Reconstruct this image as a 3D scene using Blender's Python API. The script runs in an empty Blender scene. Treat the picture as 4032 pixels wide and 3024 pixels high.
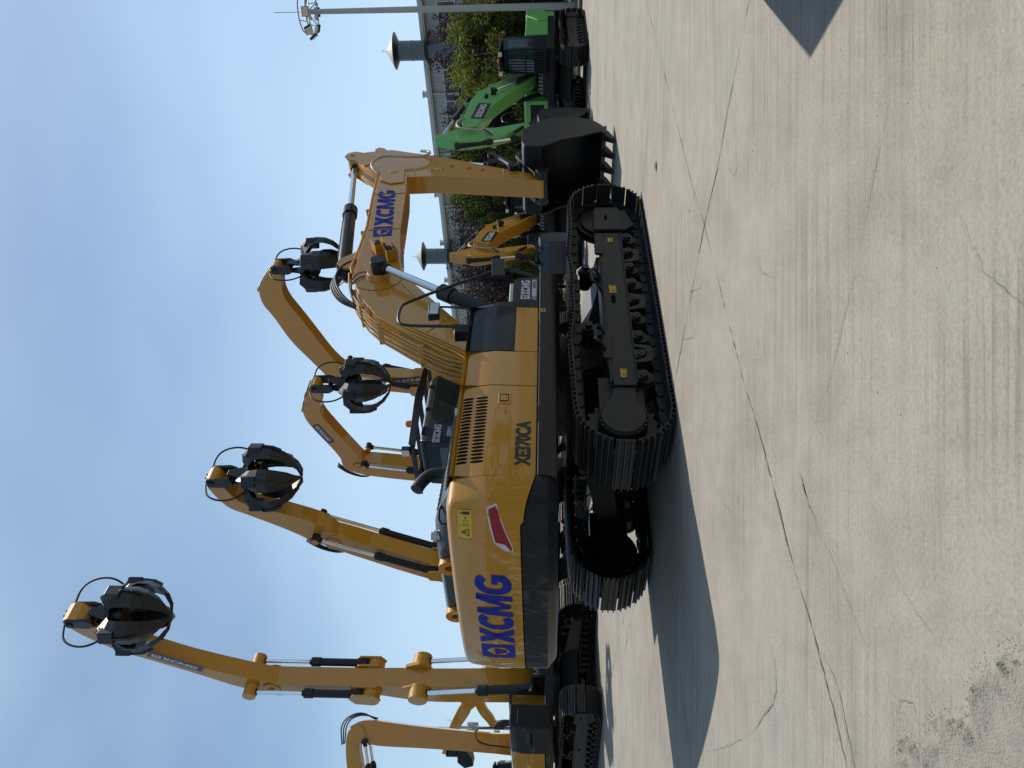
import bpy, bmesh, math, random
from math import sin, cos, pi, radians as R
from mathutils import Vector, Matrix, noise
random.seed(7)
S = bpy.context.scene
COL = S.collection

# ------------------------------------------------------------------ camera
cam_d = bpy.data.cameras.new('camera'); cam = bpy.data.objects.new('camera', cam_d); COL.objects.link(cam)
cam_d.sensor_fit = 'HORIZONTAL'; cam_d.sensor_width = 36.0; cam_d.lens = 36.0 * 3029 / 4032
cam_d.clip_start = 0.05; cam_d.clip_end = 4000
P_ = R(2.66)
fw = Vector((0, cos(P_), sin(P_))); upv = Vector((0, -sin(P_), cos(P_))); rt = Vector((1, 0, 0))
cx, cy, cz = -upv, rt, -fw          # the phone was turned: world up is the left of the picture
m = Matrix(((cx.x, cy.x, cz.x, 0), (cx.y, cy.y, cz.y, 0), (cx.z, cy.z, cz.z, 1.345), (0, 0, 0, 1)))
cam.matrix_world = m
S.camera = cam

# ------------------------------------------------------------------ light
SUN_AZ, SUN_EL = 40.2, 56.0
W = bpy.data.worlds.new('World'); S.world = W; W.use_nodes = True
nt = W.node_tree; bg = nt.nodes['Background']
sky = nt.nodes.new('ShaderNodeTexSky'); sky.sky_type = 'NISHITA'; sky.sun_disc = False
sky.sun_elevation = R(SUN_EL); sky.sun_rotation = R(SUN_AZ); sky.air_density = 1.0; sky.dust_density = .5; sky.ozone_density = 1.3
# thin high cloud, laid out in world directions
tc = nt.nodes.new('ShaderNodeTexCoord'); mp = nt.nodes.new('ShaderNodeMapping'); mp.inputs['Scale'].default_value = (1.0, 1.0, 2.6)
nz = nt.nodes.new('ShaderNodeTexNoise'); nz.inputs['Scale'].default_value = 1.15; nz.inputs['Detail'].default_value = 3; nz.inputs['Roughness'].default_value = .45
rp = nt.nodes.new('ShaderNodeValToRGB'); rp.color_ramp.elements[0].position = .34; rp.color_ramp.elements[1].position = .68
rp.color_ramp.elements[0].color = (0, 0, 0, 1); rp.color_ramp.elements[1].color = (.8, .8, .8, 1)
mx = nt.nodes.new('ShaderNodeMixRGB'); mx.blend_type = 'MIX'; mx.inputs['Color2'].default_value = (5.2, 6.6, 8.6, 1)
nt.links.new(tc.outputs['Generated'], mp.inputs['Vector']); nt.links.new(mp.outputs[0], nz.inputs['Vector'])
nt.links.new(nz.outputs['Fac'], rp.inputs['Fac']); nt.links.new(rp.outputs['Color'], mx.inputs['Fac'])
nt.links.new(sky.outputs['Color'], mx.inputs['Color1']); tn = nt.nodes.new('ShaderNodeMixRGB'); tn.blend_type = 'MULTIPLY'; tn.inputs['Fac'].default_value = 1; tn.inputs['Color2'].default_value = (1.0, 1.06, 1.04, 1)
nt.links.new(mx.outputs['Color'], tn.inputs['Color1']); nt.links.new(tn.outputs['Color'], bg.inputs['Color'])
bg.inputs['Strength'].default_value = 0.105
sl = bpy.data.lights.new('sun', 'SUN'); sl.energy = 4.6; sl.angle = R(.5); sl.color = (1.0, .95, .86)
so = bpy.data.objects.new('sun', sl); COL.objects.link(so)
sd = Vector((sin(R(SUN_AZ)) * cos(R(SUN_EL)), cos(R(SUN_AZ)) * cos(R(SUN_EL)), sin(R(SUN_EL))))
so.rotation_euler = sd.to_track_quat('Z', 'Y').to_euler(); so.location = sd * 50
S.view_settings.view_transform = 'Standard'; S.view_settings.look = 'None'; S.view_settings.exposure = 0.12; S.view_settings.gamma = 1.0

# ------------------------------------------------------------------ materials
def mat(name, col, rough=.5, metal=0, coat=0, spec=.5, var=0, vscale=3, bump=0, bscale=40, emis=None):
    M = bpy.data.materials.new(name); M.use_nodes = True
    n = M.node_tree; b = n.nodes['Principled BSDF']
    b.inputs['Base Color'].default_value = (*col, 1); b.inputs['Roughness'].default_value = rough
    b.inputs['Metallic'].default_value = metal; b.inputs['Coat Weight'].default_value = coat; b.inputs['Coat Roughness'].default_value = .035
    b.inputs['Specular IOR Level'].default_value = spec
    if var:
        t = n.nodes.new('ShaderNodeTexCoord'); q = n.nodes.new('ShaderNodeTexNoise'); q.inputs['Scale'].default_value = vscale; q.inputs['Detail'].default_value = 6
        r = n.nodes.new('ShaderNodeMapRange'); r.inputs['To Min'].default_value = 1 - var; r.inputs['To Max'].default_value = 1 + var
        h = n.nodes.new('ShaderNodeHueSaturation'); h.inputs['Color'].default_value = (*col, 1)
        n.links.new(t.outputs['Object'], q.inputs['Vector']); n.links.new(q.outputs['Fac'], r.inputs['Value'])
        n.links.new(r.outputs[0], h.inputs['Value']); n.links.new(h.outputs[0], b.inputs['Base Color'])
        r2 = n.nodes.new('ShaderNodeMapRange'); r2.inputs['To Min'].default_value = max(0, rough - var * .35); r2.inputs['To Max'].default_value = rough + var * .35
        n.links.new(q.outputs['Fac'], r2.inputs['Value']); n.links.new(r2.outputs[0], b.inputs['Roughness'])
    if bump:
        t = n.nodes.new('ShaderNodeTexCoord'); q = n.nodes.new('ShaderNodeTexNoise'); q.inputs['Scale'].default_value = bscale; q.inputs['Detail'].default_value = 3
        bb = n.nodes.new('ShaderNodeBump'); bb.inputs['Strength'].default_value = bump; bb.inputs['Distance'].default_value = .01
        n.links.new(t.outputs['Object'], q.inputs['Vector']); n.links.new(q.outputs['Fac'], bb.inputs['Height']); n.links.new(bb.outputs[0], b.inputs['Normal'])
    if emis:
        b.inputs['Emission Color'].default_value = (*emis, 1); b.inputs['Emission Strength'].default_value = 1
    return M
MT = dict(
    yellow=mat('yellow_paint', (.46, .208, .010), .5, coat=.8, spec=.25, var=.035, vscale=1.3, bump=.03, bscale=3),
    green=mat('green_paint', (.135, .40, .105), .5, coat=.5, spec=.25, var=.06),
    dark=mat('slate_paint', (.009, .011, .014), .5, coat=.22, spec=.2, var=.15, vscale=2),
    cabp=mat('cab_paint', (.004, .006, .010), .45, coat=.12, spec=.2),
    hood=mat('hood_paint', (.028, .035, .045), .38, coat=.5, var=.1),
    black=mat('black_paint', (.0035, .004, .0045), .42, var=.25, vscale=4),
    track=mat('track_steel', (.009, .0092, .010), .5, var=.3, vscale=6, bump=.15, bscale=60),
    frame=mat('frame_paint', (.014, .0135, .013), .48, var=.25, vscale=3, bump=.05, bscale=30),
    worn=mat('worn_edge_steel', (.085, .075, .066), .5, metal=.3, var=.3, vscale=12),
    bucket=mat('bucket_paint', (.006, .006, .0065), .45, var=.35, vscale=3, bump=.1, bscale=20),
    bluegrey=mat('bluegrey_paint', (.022, .030, .042), .5, var=.2, vscale=3),
    rubber=mat('rubber', (.007, .007, .008), .6),
    chrome=mat('chrome', (.75, .76, .78), .12, metal=1),
    steel=mat('steel_fitting', (.45, .44, .42), .35, metal=1),
    cream=mat('hose_sheath', (.42, .36, .25), .5),
    glass=mat('tinted_glass', (.02, .035, .035), .05, coat=.5),
    daylitglass=mat('daylit_glass', (.10, .17, .17), .1, coat=.4),  # opaque pale colour standing in for daylight seen through the pane
    blue=mat('blue_vinyl', (.002, .012, .26), .5, spec=.25),
    navy=mat('navy_vinyl', (.015, .03, .08), .35),
    white=mat('white_vinyl', (.52, .53, .55), .4),
    ink=mat('ink_vinyl', (.012, .014, .017), .4),
    red=mat('red_reflector', (.27, .004, .012), .3),
    sticker=mat('sticker_yellow', (.62, .38, .012), .4),
    slot=mat('slot_shade', (.006, .004, .002), .8, spec=.08),  # near-black colour standing in for the shade inside slots and gaps
    orange=mat('beacon_orange', (.75, .09, .02), .25),
    lens=mat('lamp_lens', (.6, .6, .55), .2),
    clad=mat('grey_cladding', (.36, .38, .38), .55, var=.06, vscale=.4),
    trim=mat('pale_trim', (.50, .51, .50), .55),
    window=mat('dark_window', (.055, .065, .075), .25, spec=.5),
    duct=mat('grey_duct', (.10, .12, .135), .45, var=.1),
    cap=mat('duct_cap', (.02, .025, .02), .5),
    capt=mat('pale_cap', (.17, .165, .145), .6),
    pole=mat('pole_paint', (.34, .34, .32), .45, var=.06),
    kerb=mat('kerb_stone', (.10, .10, .10), .7, var=.2),
    soil=mat('soil', (.12, .085, .045), .95, var=.4, vscale=6),
    bark=mat('bark', (.055, .04, .028), .9, var=.3, vscale=8),
    joint=mat('joint_dirt', (.130, .115, .097), .95, var=.4, vscale=30),
    crack=mat('crack_dirt', (.172, .154, .132), .95, var=.4, vscale=30),
    stone=mat('pebble', (.25, .22, .185), .9, var=.3),
    seat=mat('interior_green', (.10, .12, .05), .8),
)

# ------------------------------------------------------------------ mesh helpers
class MB:
    def __init__(s, M=None): s.v = []; s.f = []; s.M = M or Matrix()
    def add(s, vs, fs, M=None):
        o = len(s.v); T = s.M @ M if M is not None else s.M
        s.v += [tuple(T @ Vector(p)) for p in vs]; s.f += [tuple(i + o for i in f) for f in fs]; return s
    def box(s, x0, x1, y0, y1, z0, z1, M=None):
        return s.add([(x0, y0, z0), (x1, y0, z0), (x1, y1, z0), (x0, y1, z0), (x0, y0, z1), (x1, y0, z1), (x1, y1, z1), (x0, y1, z1)],
                     [(0, 3, 2, 1), (4, 5, 6, 7), (0, 1, 5, 4), (1, 2, 6, 5), (2, 3, 7, 6), (3, 0, 4, 7)], M)
    def prism(s, pr, y0, y1, M=None, ax='y'):      # profile in xz swept along y (or xy swept along z)
        n = len(pr)
        A = sum(pr[i][0] * pr[(i + 1) % n][1] - pr[(i + 1) % n][0] * pr[i][1] for i in range(n))
        if A < 0: pr = pr[::-1]
        if ax == 'y': vs = [(x, y0, z) for x, z in pr] + [(x, y1, z) for x, z in pr]; fl = False
        elif ax == 'z': vs = [(x, y, y0) for x, y in pr] + [(x, y, y1) for x, y in pr]; fl = True
        else: vs = [(y0, a, b) for a, b in pr] + [(y1, a, b) for a, b in pr]; fl = True
        fs = [tuple(range(n)), tuple(range(2 * n - 1, n - 1, -1))] + [(i, i + n, (i + 1) % n + n, (i + 1) % n) for i in range(n)]
        if fl: fs = [f[::-1] for f in fs]
        return s.add(vs, fs, M)
    def cyl(s, p0, p1, r0, r1=None, n=16, caps=True):
        r1 = r0 if r1 is None else r1
        p0 = Vector(p0); p1 = Vector(p1); d = (p1 - p0)
        if d.length < 1e-6: return s
        q = d.to_track_quat('Z', 'Y'); vs = []
        for p, r in ((p0, r0), (p1, r1)):
            for i in range(n): a = 2 * pi * i / n; vs.append(p + q @ Vector((r * cos(a), r * sin(a), 0)))
        fs = [(i, (i + 1) % n, (i + 1) % n + n, i + n) for i in range(n)]
        if caps: fs += [tuple(range(n - 1, -1, -1)), tuple(range(n, 2 * n))]
        return s.add(vs, fs)
    def tube(s, pts, r, n=8, smooth=0):
        P = [Vector(p) for p in pts]
        for _ in range(smooth):
            Q = [P[0]]
            for a, b in zip(P, P[1:]): Q += [a * .75 + b * .25, a * .25 + b * .75]
            P = Q + [P[-1]]
        rings = []; up = None
        for i, p in enumerate(P):
            t = (P[min(i + 1, len(P) - 1)] - P[max(i - 1, 0)])
            if t.length < 1e-7: t = Vector((0, 0, 1))
            t.normalize()
            if up is None: up = t.orthogonal().normalized()
            up = (up - t * up.dot(t));
            up = up.normalized() if up.length > 1e-5 else t.orthogonal().normalized()
            w = t.cross(up); rr = r[min(len(r) - 1, round(i * (len(r) - 1) / (len(P) - 1)))] if isinstance(r, list) else r
            rings.append([p + (up * cos(2 * pi * k / n) + w * sin(2 * pi * k / n)) * rr for k in range(n)])
        return s.loft(rings, True)
    def loft(s, rings, caps=True, closed=True):
        n = len(rings[0]); vs = [p for r in rings for p in r]; fs = []
        for j in range(len(rings) - 1):
            for k in range(n if closed else n - 1):
                fs.append((j * n + k, j * n + (k + 1) % n, (j + 1) * n + (k + 1) % n, (j + 1) * n + k))
        if caps: fs += [tuple(range(n - 1, -1, -1)), tuple(range(len(vs) - n, len(vs)))]
        return s.add(vs, fs)
    def lathe(s, prof, c=(0, 0, 0), n=20, M=None):   # (r,z)
        rings = [[(c[0] + r * cos(2 * pi * k / n), c[1] + r * sin(2 * pi * k / n), c[2] + z) for k in range(n)] for r, z in prof]
        vs = [p for r in rings for p in r]; fs = []
        for j in range(len(rings) - 1):
            for k in range(n): fs.append((j * n + k, j * n + (k + 1) % n, (j + 1) * n + (k + 1) % n, (j + 1) * n + k))
        fs += [tuple(range(n - 1, -1, -1)), tuple(range(len(vs) - n, len(vs)))]
        return s.add(vs, fs, M)
    def mesh(s, name):
        me = bpy.data.meshes.new(name); me.from_pydata(s.v, [], s.f); me.update(); return me

def obj(name, mb, m_, parent=None, bevel=0, smooth=35, fix=True):
    me = mb.mesh(name) if isinstance(mb, MB) else mb
    if fix:
        bm = bmesh.new(); bm.from_mesh(me); bmesh.ops.recalc_face_normals(bm, faces=bm.faces); bm.to_mesh(me); bm.free()
    if smooth:
        me.polygons.foreach_set('use_smooth', [True] * len(me.polygons)); me.set_sharp_from_angle(angle=R(smooth))
    me.materials.append(MT[m_] if isinstance(m_, str) else m_)
    o = bpy.data.objects.new(name, me); COL.objects.link(o)
    if parent: o.parent = parent
    if bevel:
        b = o.modifiers.new('bevel', 'BEVEL'); b.width = bevel; b.segments = 2; b.limit_method = 'ANGLE'; b.angle_limit = R(40); b.harden_normals = True
    return o
def tag(o, label=None, cat=None, group=None, kind=None):
    if label: o['label'] = label
    if cat: o['category'] = cat
    if group: o['group'] = group
    if kind: o['kind'] = kind
    return o
def empty(name, loc, th=None):
    o = bpy.data.objects.new(name, None); COL.objects.link(o); o.location = loc; o.empty_display_size = .3
    if th is not None: o.rotation_euler = (0, 0, R(90 - th))
    return o
def struct(name, mb, m_, **k):
    o = obj(name, mb, m_, **k); o['kind'] = 'structure'; return o
def copy_tree(o, parent=None):
    c = o.copy(); COL.objects.link(c); c.parent = parent
    for ch in [x for x in bpy.data.objects if x.parent == o and x.name in NAMES]: copy_tree(ch, c)
    return c
NAMES = set()
def dup(root):
    kids = {}
    for x in COL.objects: kids.setdefault(x.parent, []).append(x)
    def cp(o, par):
        c = o.copy(); COL.objects.link(c)
        if par: c.parent = par
        for k in kids.get(o, []): cp(k, c)
        return c
    return cp(root, None)

# ------------------------------------------------------------------ lettering
# every glyph is a list of 2-D strips; x along the word, y up, unit height
def quad(*p): return [list(p)]
def arc_strip(a0, a1, ro, ri, c, n=22, ex=2.4):
    def se(a, rx, ry):
        ca, sa = cos(a), sin(a)
        return (c[0] + rx * math.copysign(abs(ca) ** (2 / ex), ca), c[1] + ry * math.copysign(abs(sa) ** (2 / ex), sa))
    out = []
    for i in range(n):
        A = a0 + (a1 - a0) * i / n; B = a0 + (a1 - a0) * (i + 1) / n
        out.append([se(A, *ro), se(B, *ro), se(B, *ri), se(A, *ri)])
    return out
def ring_strip(o, i):
    n = len(o); return [[o[k], o[(k + 1) % n], i[(k + 1) % n], i[k]] for k in range(n)]
def g_emblem():
    n = 24; sq = []; hx = []; h2 = []
    for k in range(n):
        a = 2 * pi * k / n + pi / 4
        ca, sa = cos(a), sin(a); mx_ = max(abs(ca), abs(sa))
        q = .5 / mx_ * (.97 if abs(abs(ca) - abs(sa)) < .1 else 1)
        sq.append((.5 + q * ca, .5 + q * sa))
        b = (a + pi / 6) % (pi / 3) - pi / 6
        rr = .36 * cos(pi / 6) / cos(b); hx.append((.5 + rr * ca, .5 + rr * sa))
    tri = [[(.24, .62), (.76, .62), (.5, .16)]]
    return ring_strip(sq, hx) + [[(.26, .60), (.74, .60), (.56, .24), (.44, .24)]] , 1.06
def sh(p, k=.22): return [[(x + k * y, y) for x, y in q] for q in p]
def g_X():
    return sh([[(0, 0), (.34, 0), (.98, 1), (.64, 1)], [(.0, 1), (.34, 1), (.95, 0), (.60, 0)]], .02), 1.0
def g_C(): return sh(arc_strip(R(42), R(318), (.46, .5), (.20, .25), (.5, .5)), .16), .88
def g_M():
    return sh([[(0, 0), (.26, 0), (.30, 1), (.04, 1)], [(.04, 1), (.34, 1), (.64, .05), (.50, .05)], [(.50, .05), (.66, .05), (1.12, 1), (.82, 1)], [(.88, 0), (1.14, 0), (1.12, 1), (.86, 1)]], .16), 1.18
def g_G():
    return sh(arc_strip(R(38), R(338), (.5, .5), (.22, .26), (.5, .5)) + [[(.52, .38), (.99, .38), (.99, .54), (.52, .54)], [(.80, .05), (.99, .20), (.99, .4), (.78, .4)]], .14), 1.1
def brand():
    out = []; x = 0
    for g, gap in ((g_emblem, .06), (g_X, -.16), (g_C, .0), (g_M, .02), (g_G, 0)):
        p, w = g(); out += [[(a + x, b) for a, b in q] for q in p]; x += w + gap
    return out, x + .1
BRAND, BW = brand()
BW = max(p[0] for q in BRAND for p in q)
def decal(name, strips, mapf, m_, parent, h, sx=1.0, div=1, flat=False):
    """strips scaled to height h, width factor sx, mapped by mapf(s,t)->xyz"""
    bm = bmesh.new()
    for q in strips:
        vs = [bm.verts.new((a * h * sx, b * h, 0)) for a, b in q]
        try: bm.faces.new(vs)
        except ValueError: pass
    bmesh.ops.triangulate(bm, faces=bm.faces)
    if div > 1: bmesh.ops.subdivide_edges(bm, edges=bm.edges, cuts=div - 1, use_grid_fill=True)
    for v in bm.verts: v.co = Vector(mapf(v.co.x, v.co.y))
    me = bpy.data.meshes.new(name); bm.to_mesh(me); bm.free()
    return obj(name, me, m_, parent, smooth=0, fix=False)
def text_mesh(body, bold=.02):
    c = bpy.data.curves.new('t', 'FONT'); c.body = body; c.size = 1; c.offset = bold; c.resolution_u = 3
    o = bpy.data.objects.new('t', c); COL.objects.link(o)
    dg = bpy.context.evaluated_depsgraph_get(); me = bpy.data.meshes.new_from_object(o.evaluated_get(dg))
    bpy.data.objects.remove(o); return me
def text_decal(name, body, mapf, m_, parent, h, width, bold=.02):
    me = text_mesh(body, bold); xs = [v.co.x for v in me.vertices]; ys = [v.co.y for v in me.vertices]
    x0, x1, y0, y1 = min(xs), max(xs), min(ys), max(ys)
    for v in me.vertices: v.co = Vector(mapf((v.co.x - x0) / (x1 - x0) * width, (v.co.y - y0) / (y1 - y0) * h))
    me.materials.clear()
    return obj(name, me, m_, parent, smooth=0, fix=False)
def side_map(x0, y, z0, ang=0, dr=1, tilt=0):
    """writing on a machine's right side: s runs forward (+x); dr=-1 for the left side"""
    c, s_ = cos(R(ang)), sin(R(ang))
    return lambda s, t: (x0 + dr * (s * c - t * s_), y + tilt * t, z0 + s * s_ + t * c)
def rect(w, h, x=0, y=0): return [[(x, y), (x + w, y), (x + w, y + h), (x, y + h)]]
def warn_sticker(parent, mapf, w, h, m2=None):
    """yellow sticker with warning triangle and small figure"""
    decal('warning_sticker', rect(w, h), lambda s, t: mapf(s, t, .004), 'sticker', parent, 1, div=8)
    b = h * .04
    fr = ring_strip([(b, b), (w - b, b), (w - b, h - b), (b, h - b)], [(2 * b, 2 * b), (w - 2 * b, 2 * b), (w - 2 * b, h - 2 * b), (2 * b, h - 2 * b)])
    c = (w * .27, h * .42); r = h * .36
    def tri(rr): return [(c[0] + rr * cos(R(a)), c[1] + rr * sin(R(a))) for a in (90, 210, 330)]
    fr += ring_strip(tri(r * 1.15), tri(r * .82)) + rect(h * .07, h * .28, c[0] - h * .035, c[1] - h * .08)
    if w > 1.3 * h:
        fr += rect(w * .08, h * .5, w * .84, h * .15) + rect(w * .05, h * .1, w * .855, h * .7) + rect(w * .1, h * .06, w * .7, h * .42) + rect(w * .012, h * .8, w * .5, h * .1)
        fr += ring_strip([(w * .55, h * .25), (w * .66, h * .25), (w * .66, h * .6), (w * .55, h * .6)], [(w * .56, h * .27), (w * .65, h * .27), (w * .65, h * .58), (w * .56, h * .58)])
    decal('sticker_print', fr, lambda s, t: mapf(s, t, .007), 'ink', parent, 1)
def plate_brand(parent, mapf, w, h, back='ink', border=None):
    if border: decal('label_plate', rect(w, h), lambda s, t: mapf(s, t, .004), border, parent, 1)
    k = h * .06
    decal('label_plate', [[(a, b) for a, b in q] for q in rect(w - 2 * k, h - 2 * k, k, k)], lambda s, t: mapf(s, t, .007), back, parent, 1)
    hh = h * .5; sx = (w * .84) / (BW * hh)
    decal('brand_lettering', BRAND, lambda s, t: mapf(s + w * .07, t + h * .25, .011), 'white', parent, hh, sx)

# ------------------------------------------------------------------ undercarriage
def track_path(a, r, zt_sag, pitch):
    """closed pitch line of one track, centre height r_c; returns list of (x,z,angle)"""
    zc = .085 + r
    pts = []
    N = 24
    for i in range(N + 1):                       # rear sprocket half circle, bottom to top
        t = -pi / 2 - pi * i / N; pts.append((-a + r * cos(t), zc + r * sin(t)))
    top = [(-a * .42, .045), (-a * .21, -.01), (0.0, -.0), (a * .2, -.015), (a * .38, .035), (a * .7, -.01)]
    for x, dz in top: pts.append((x, zc + r + dz))
    for i in range(N + 1):
        t = pi / 2 - pi * i / N; pts.append((a + r * cos(t), zc + r * sin(t)))
    pts.append((-a + r * cos(-pi / 2), zc - r))
    # densify
    D = [pts[0]]; L = [0]
    for p, q in zip(pts, pts[1:]):
        d = math.hypot(q[0] - p[0], q[1] - p[1])
        if d < 1e-6: continue
        k = max(1, int(d / .01))
        for j in range(1, k + 1):
            D.append((p[0] + (q[0] - p[0]) * j / k, p[1] + (q[1] - p[1]) * j / k)); L.append(L[-1] + d / k)
    n = round(L[-1] / pitch); st = L[-1] / n
    out = []; j = 0
    def at(u):
        u %= L[-1]; lo, hi = 0, len(L) - 1
        while hi - lo > 1:
            mid = (lo + hi) // 2
            if L[mid] <= u: lo = mid
            else: hi = mid
        return D[lo]
    for i in range(n):
        A = at(i * st); B = at((i + 1) * st)
        out.append(((A[0] + B[0]) / 2, (A[1] + B[1]) / 2, math.atan2(B[1] - A[1], B[0] - A[0])))
    return out, st

def undercarriage(root, yaw=0, a=2.0, g=1.295, w=.8, r=.45, detail=True, fm='frame', arrow=False):
    zc = .085 + r
    u = MB()
    u.prism([(-1.25, .55), (-1.0, .95), (-.5, 1.02), (.5, 1.02), (1.0, .95), (1.25, .55), (.9, .50), (-.9, .50)], -.55, .55)
    for sx in (-1, 1):
        for sy in (-1, 1):
            u.loft([[(sx * .1, sy * .35, .52), (sx * .9, sy * .35, .52), (sx * .9, sy * .35, .95), (sx * .1, sy * .35, .95)],
                    [(sx * .75, sy * (g - .15), .38), (sx * 1.45, sy * (g - .15), .38), (sx * 1.45, sy * (g - .15), .66), (sx * .75, sy * (g - .15), .66)]])
    u.cyl((0, 0, .95), (0, 0, 1.16), .62, n=32)
    uc = obj('undercarriage', u, fm, root, bevel=.01); uc.rotation_euler = (0, 0, R(yaw))
    sr = MB(); sr.cyl((0, 0, 1.10), (0, 0, 1.25), .70, n=40)
    for k in range(36):
        t = 2 * pi * k / 36; sr.cyl((.66 * cos(t), .66 * sin(t), 1.06), (.66 * cos(t), .66 * sin(t), 1.1), .018, n=6)
    obj('swing_ring', sr, 'black', uc)
    path, st = track_path(a, r, 0, .21)
    for s in (-1, 1):
        yc = s * g; out = s
        b = MB()                                              # side beam with sloped top
        b.prism([(-1.48, .34), (a - .45, .34), (a - .45, .61), (.9, .66), (-1.0, .68), (-1.48, .60)], yc - .19, yc + .19)
        b.prism([(-a + .12, zc - .17), (-1.48, .36), (-1.48, .60), (-a + .12, zc + .17)], yc - .16, yc + .10)
        b.box(-1.46, a - .46, yc + out * .19, yc + out * .215, .325, .345); b.box(-1.46, .92, yc + out * .19, yc + out * .215, .62, .645)
        tf = obj('track_frame', b, fm, uc, bevel=.008)
        gd = MB()                                            # front idler guard
        gd.prism([(a - .42, .30), (a + .14, .33), (a + .14, .67), (a - .42, .70)], yc + out * .19, yc + out * .23)
        gd.prism([(a - .42, .30), (a + .14, .33), (a + .10, .22), (a - .28, .13)], yc + out * .17, yc + out * .2)
        gd.box(a - .42, a + .14, yc - .19, yc + .19, .64, .67)
        obj('idler_guard', gd, fm, uc, bevel=.006)
        ho = MB(); ho.prism([(a - .16, .545), (a - .19, .53), (a - .19, .515), (a - .16, .50), (a - .10, .50), (a - .07, .515), (a - .07, .53), (a - .10, .545)], yc + out * .232, yc + out * .236)
        ho.prism([(.02, .55), (-.02, .53), (-.02, .505), (.02, .485), (.09, .485), (.13, .505), (.13, .53), (.09, .55)], yc + out * .192, yc + out * .196)
        obj('lifting_slot', ho, 'slot', uc)
        # shoes
        sb = MB(); ch = MB(); tips = []
        hw = w / 2
        for x, z, t in path:
            M = Matrix.Translation((x, yc, z)) @ Matrix.Rotation(-t, 4, 'Y')    # local x along path, local +z outward
            vv, ff = shoe(hw, st); tips += [len(sb.f) + i_ for i_, f_ in enumerate(ff) if i_ >= 2 and f_[0] < 14 and vv[f_[0]][2] > .08 and vv[f_[3]][2] > .08]; sb.add(vv, ff, M)
            for dy in (-.10, .10):
                ch.add(*link(st, dy), M)
            ch.cyl(M @ Vector((st * .5, -.14, -.01)), M @ Vector((st * .5, .14, -.01)), .028, n=8)
        so_ = obj('track_shoes', sb, 'track', uc); so_.data.materials.append(MT['worn'])
        for i_ in tips: so_.data.polygons[i_].material_index = 1
        obj('track_chain', ch, 'track', uc)
        # sprocket, hub, idler
        sp = MB(); n = 21; pr = []
        for k in range(n * 2):
            rr = r - .02 if k % 2 else r - .085; pr.append((-a + rr * cos(pi * k / n), zc + rr * sin(pi * k / n)))
        sp.prism(pr, yc - .035, yc + .035); sp.cyl((-a, yc - .12, zc), (-a, yc + .12 * out, zc), .27, n=28)
        obj('sprocket', sp, 'black', uc)
        mg = MB(); mg.cyl((-a, yc - out * .22, zc), (-a, yc - out * .04, zc), .36, n=30); mg.cyl((-a, yc - out * .36, zc), (-a, yc - out * .2, zc), .22, n=20); mg.box(-a, -1.3, yc - .12, yc + .12, zc - .26, zc + .24)
        obj('travel_motor', mg, 'black', uc)
        hb = MB(); hb.cyl((-a, yc + out * .02, zc), (-a, yc + out * .22, zc), .265, n=36); hb.cyl((-a, yc + out * .22, zc), (-a, yc + out * .25, zc), .255, .235, n=36)
        for k in range(24):
            t = 2 * pi * k / 24; hb.cyl((-a + .25 * cos(t), yc + out * .2, zc + .25 * sin(t)), (-a + .25 * cos(t), yc + out * .235, zc + .25 * sin(t)), .016, n=6)
        obj('final_drive_cover', hb, fm, uc)
        il = MB(); il.cyl((a, yc - .06, zc - .01), (a, yc + .06, zc - .01), r - .05, n=32); il.cyl((a, yc - .1, zc - .01), (a, yc + .1, zc - .01), r - .11, n=32); il.cyl((a, yc - .17, zc - .01), (a, yc + .17, zc - .01), .1, n=16)
        obj('idler', il, 'black', uc)
        for k in range(9):
            x = -1.34 + k * .342
            rb = MB(); z0 = .235
            rb.cyl((x, yc - .17, z0), (x, yc + .17, z0), .095, n=18); rb.cyl((x, yc - .13, z0), (x, yc - .10, z0), .115, n=18); rb.cyl((x, yc + .10, z0), (x, yc + .13, z0), .115, n=18)
            rb.box(x - .065, x + .065, yc + out * .16, yc + out * .225, .25, .335); rb.cyl((x, yc + out * .16, .262), (x, yc + out * .245, .262), .05, n=18)
            rb.cyl((x, yc + out * .245, .262), (x, yc + out * .252, .262), .012, n=8)
            obj('track_roller', rb, fm, uc)
        for x in (-1.0, -.04, .95) if detail else ():
            pg = MB(); pr = [(x - .16, .33), (x - .13, .16), (x - .08, .125), (x + .08, .125), (x + .13, .16), (x + .16, .33), (x + .12, .33), (x + .075, .22), (x, .19), (x - .075, .22), (x - .12, .33)]
            pg.prism(pr, yc + out * .215, yc + out * .235); obj('roller_guard', pg, fm, uc)
        for x in (.75, -.42):
            cr = MB(); cr.cyl((x, yc - .14, .845), (x, yc + .16, .845), .075, n=16); cr.cyl((x, yc + out * .16, .845), (x, yc + out * .20, .845), .045, n=12); cr.box(x - .05, x + .05, yc - .05, yc + .05, .64, .82)
            cr.cyl((x, yc - .1, .845), (x, yc - .07, .845), .1, n=16); cr.cyl((x, yc + .1, .845), (x, yc + .07, .845), .1, n=16)
            obj('carrier_roller', cr, 'black', uc)
        if detail:
            for x in (.34, -.78):
                sp_ = MB(); yo = yc + out * .36
                sp_.tube([(x + .14, yc + out * .2, .66), (x + .14, yo, .74), (x + .12, yo, .79), (x - .12, yo, .79), (x - .14, yo, .74), (x - .14, yc + out * .2, .66)], .018, n=8, smooth=1)
                obj('step_bar', sp_, fm, uc)
            for x in (-.82, 1.25):
                bp_ = MB(); bp_.box(x - .24, x + .24, yc + out * .185, yc + out * .222, .60, .70)
                for k in range(6): bp_.cyl((x - .2 + k * .08, yc + out * .19, .70), (x - .2 + k * .08, yc + out * .19, .715), .012, n=6)
                obj('bolt_bracket', bp_, fm, uc, bevel=.004)
            ys = yc + out * .195
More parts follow.
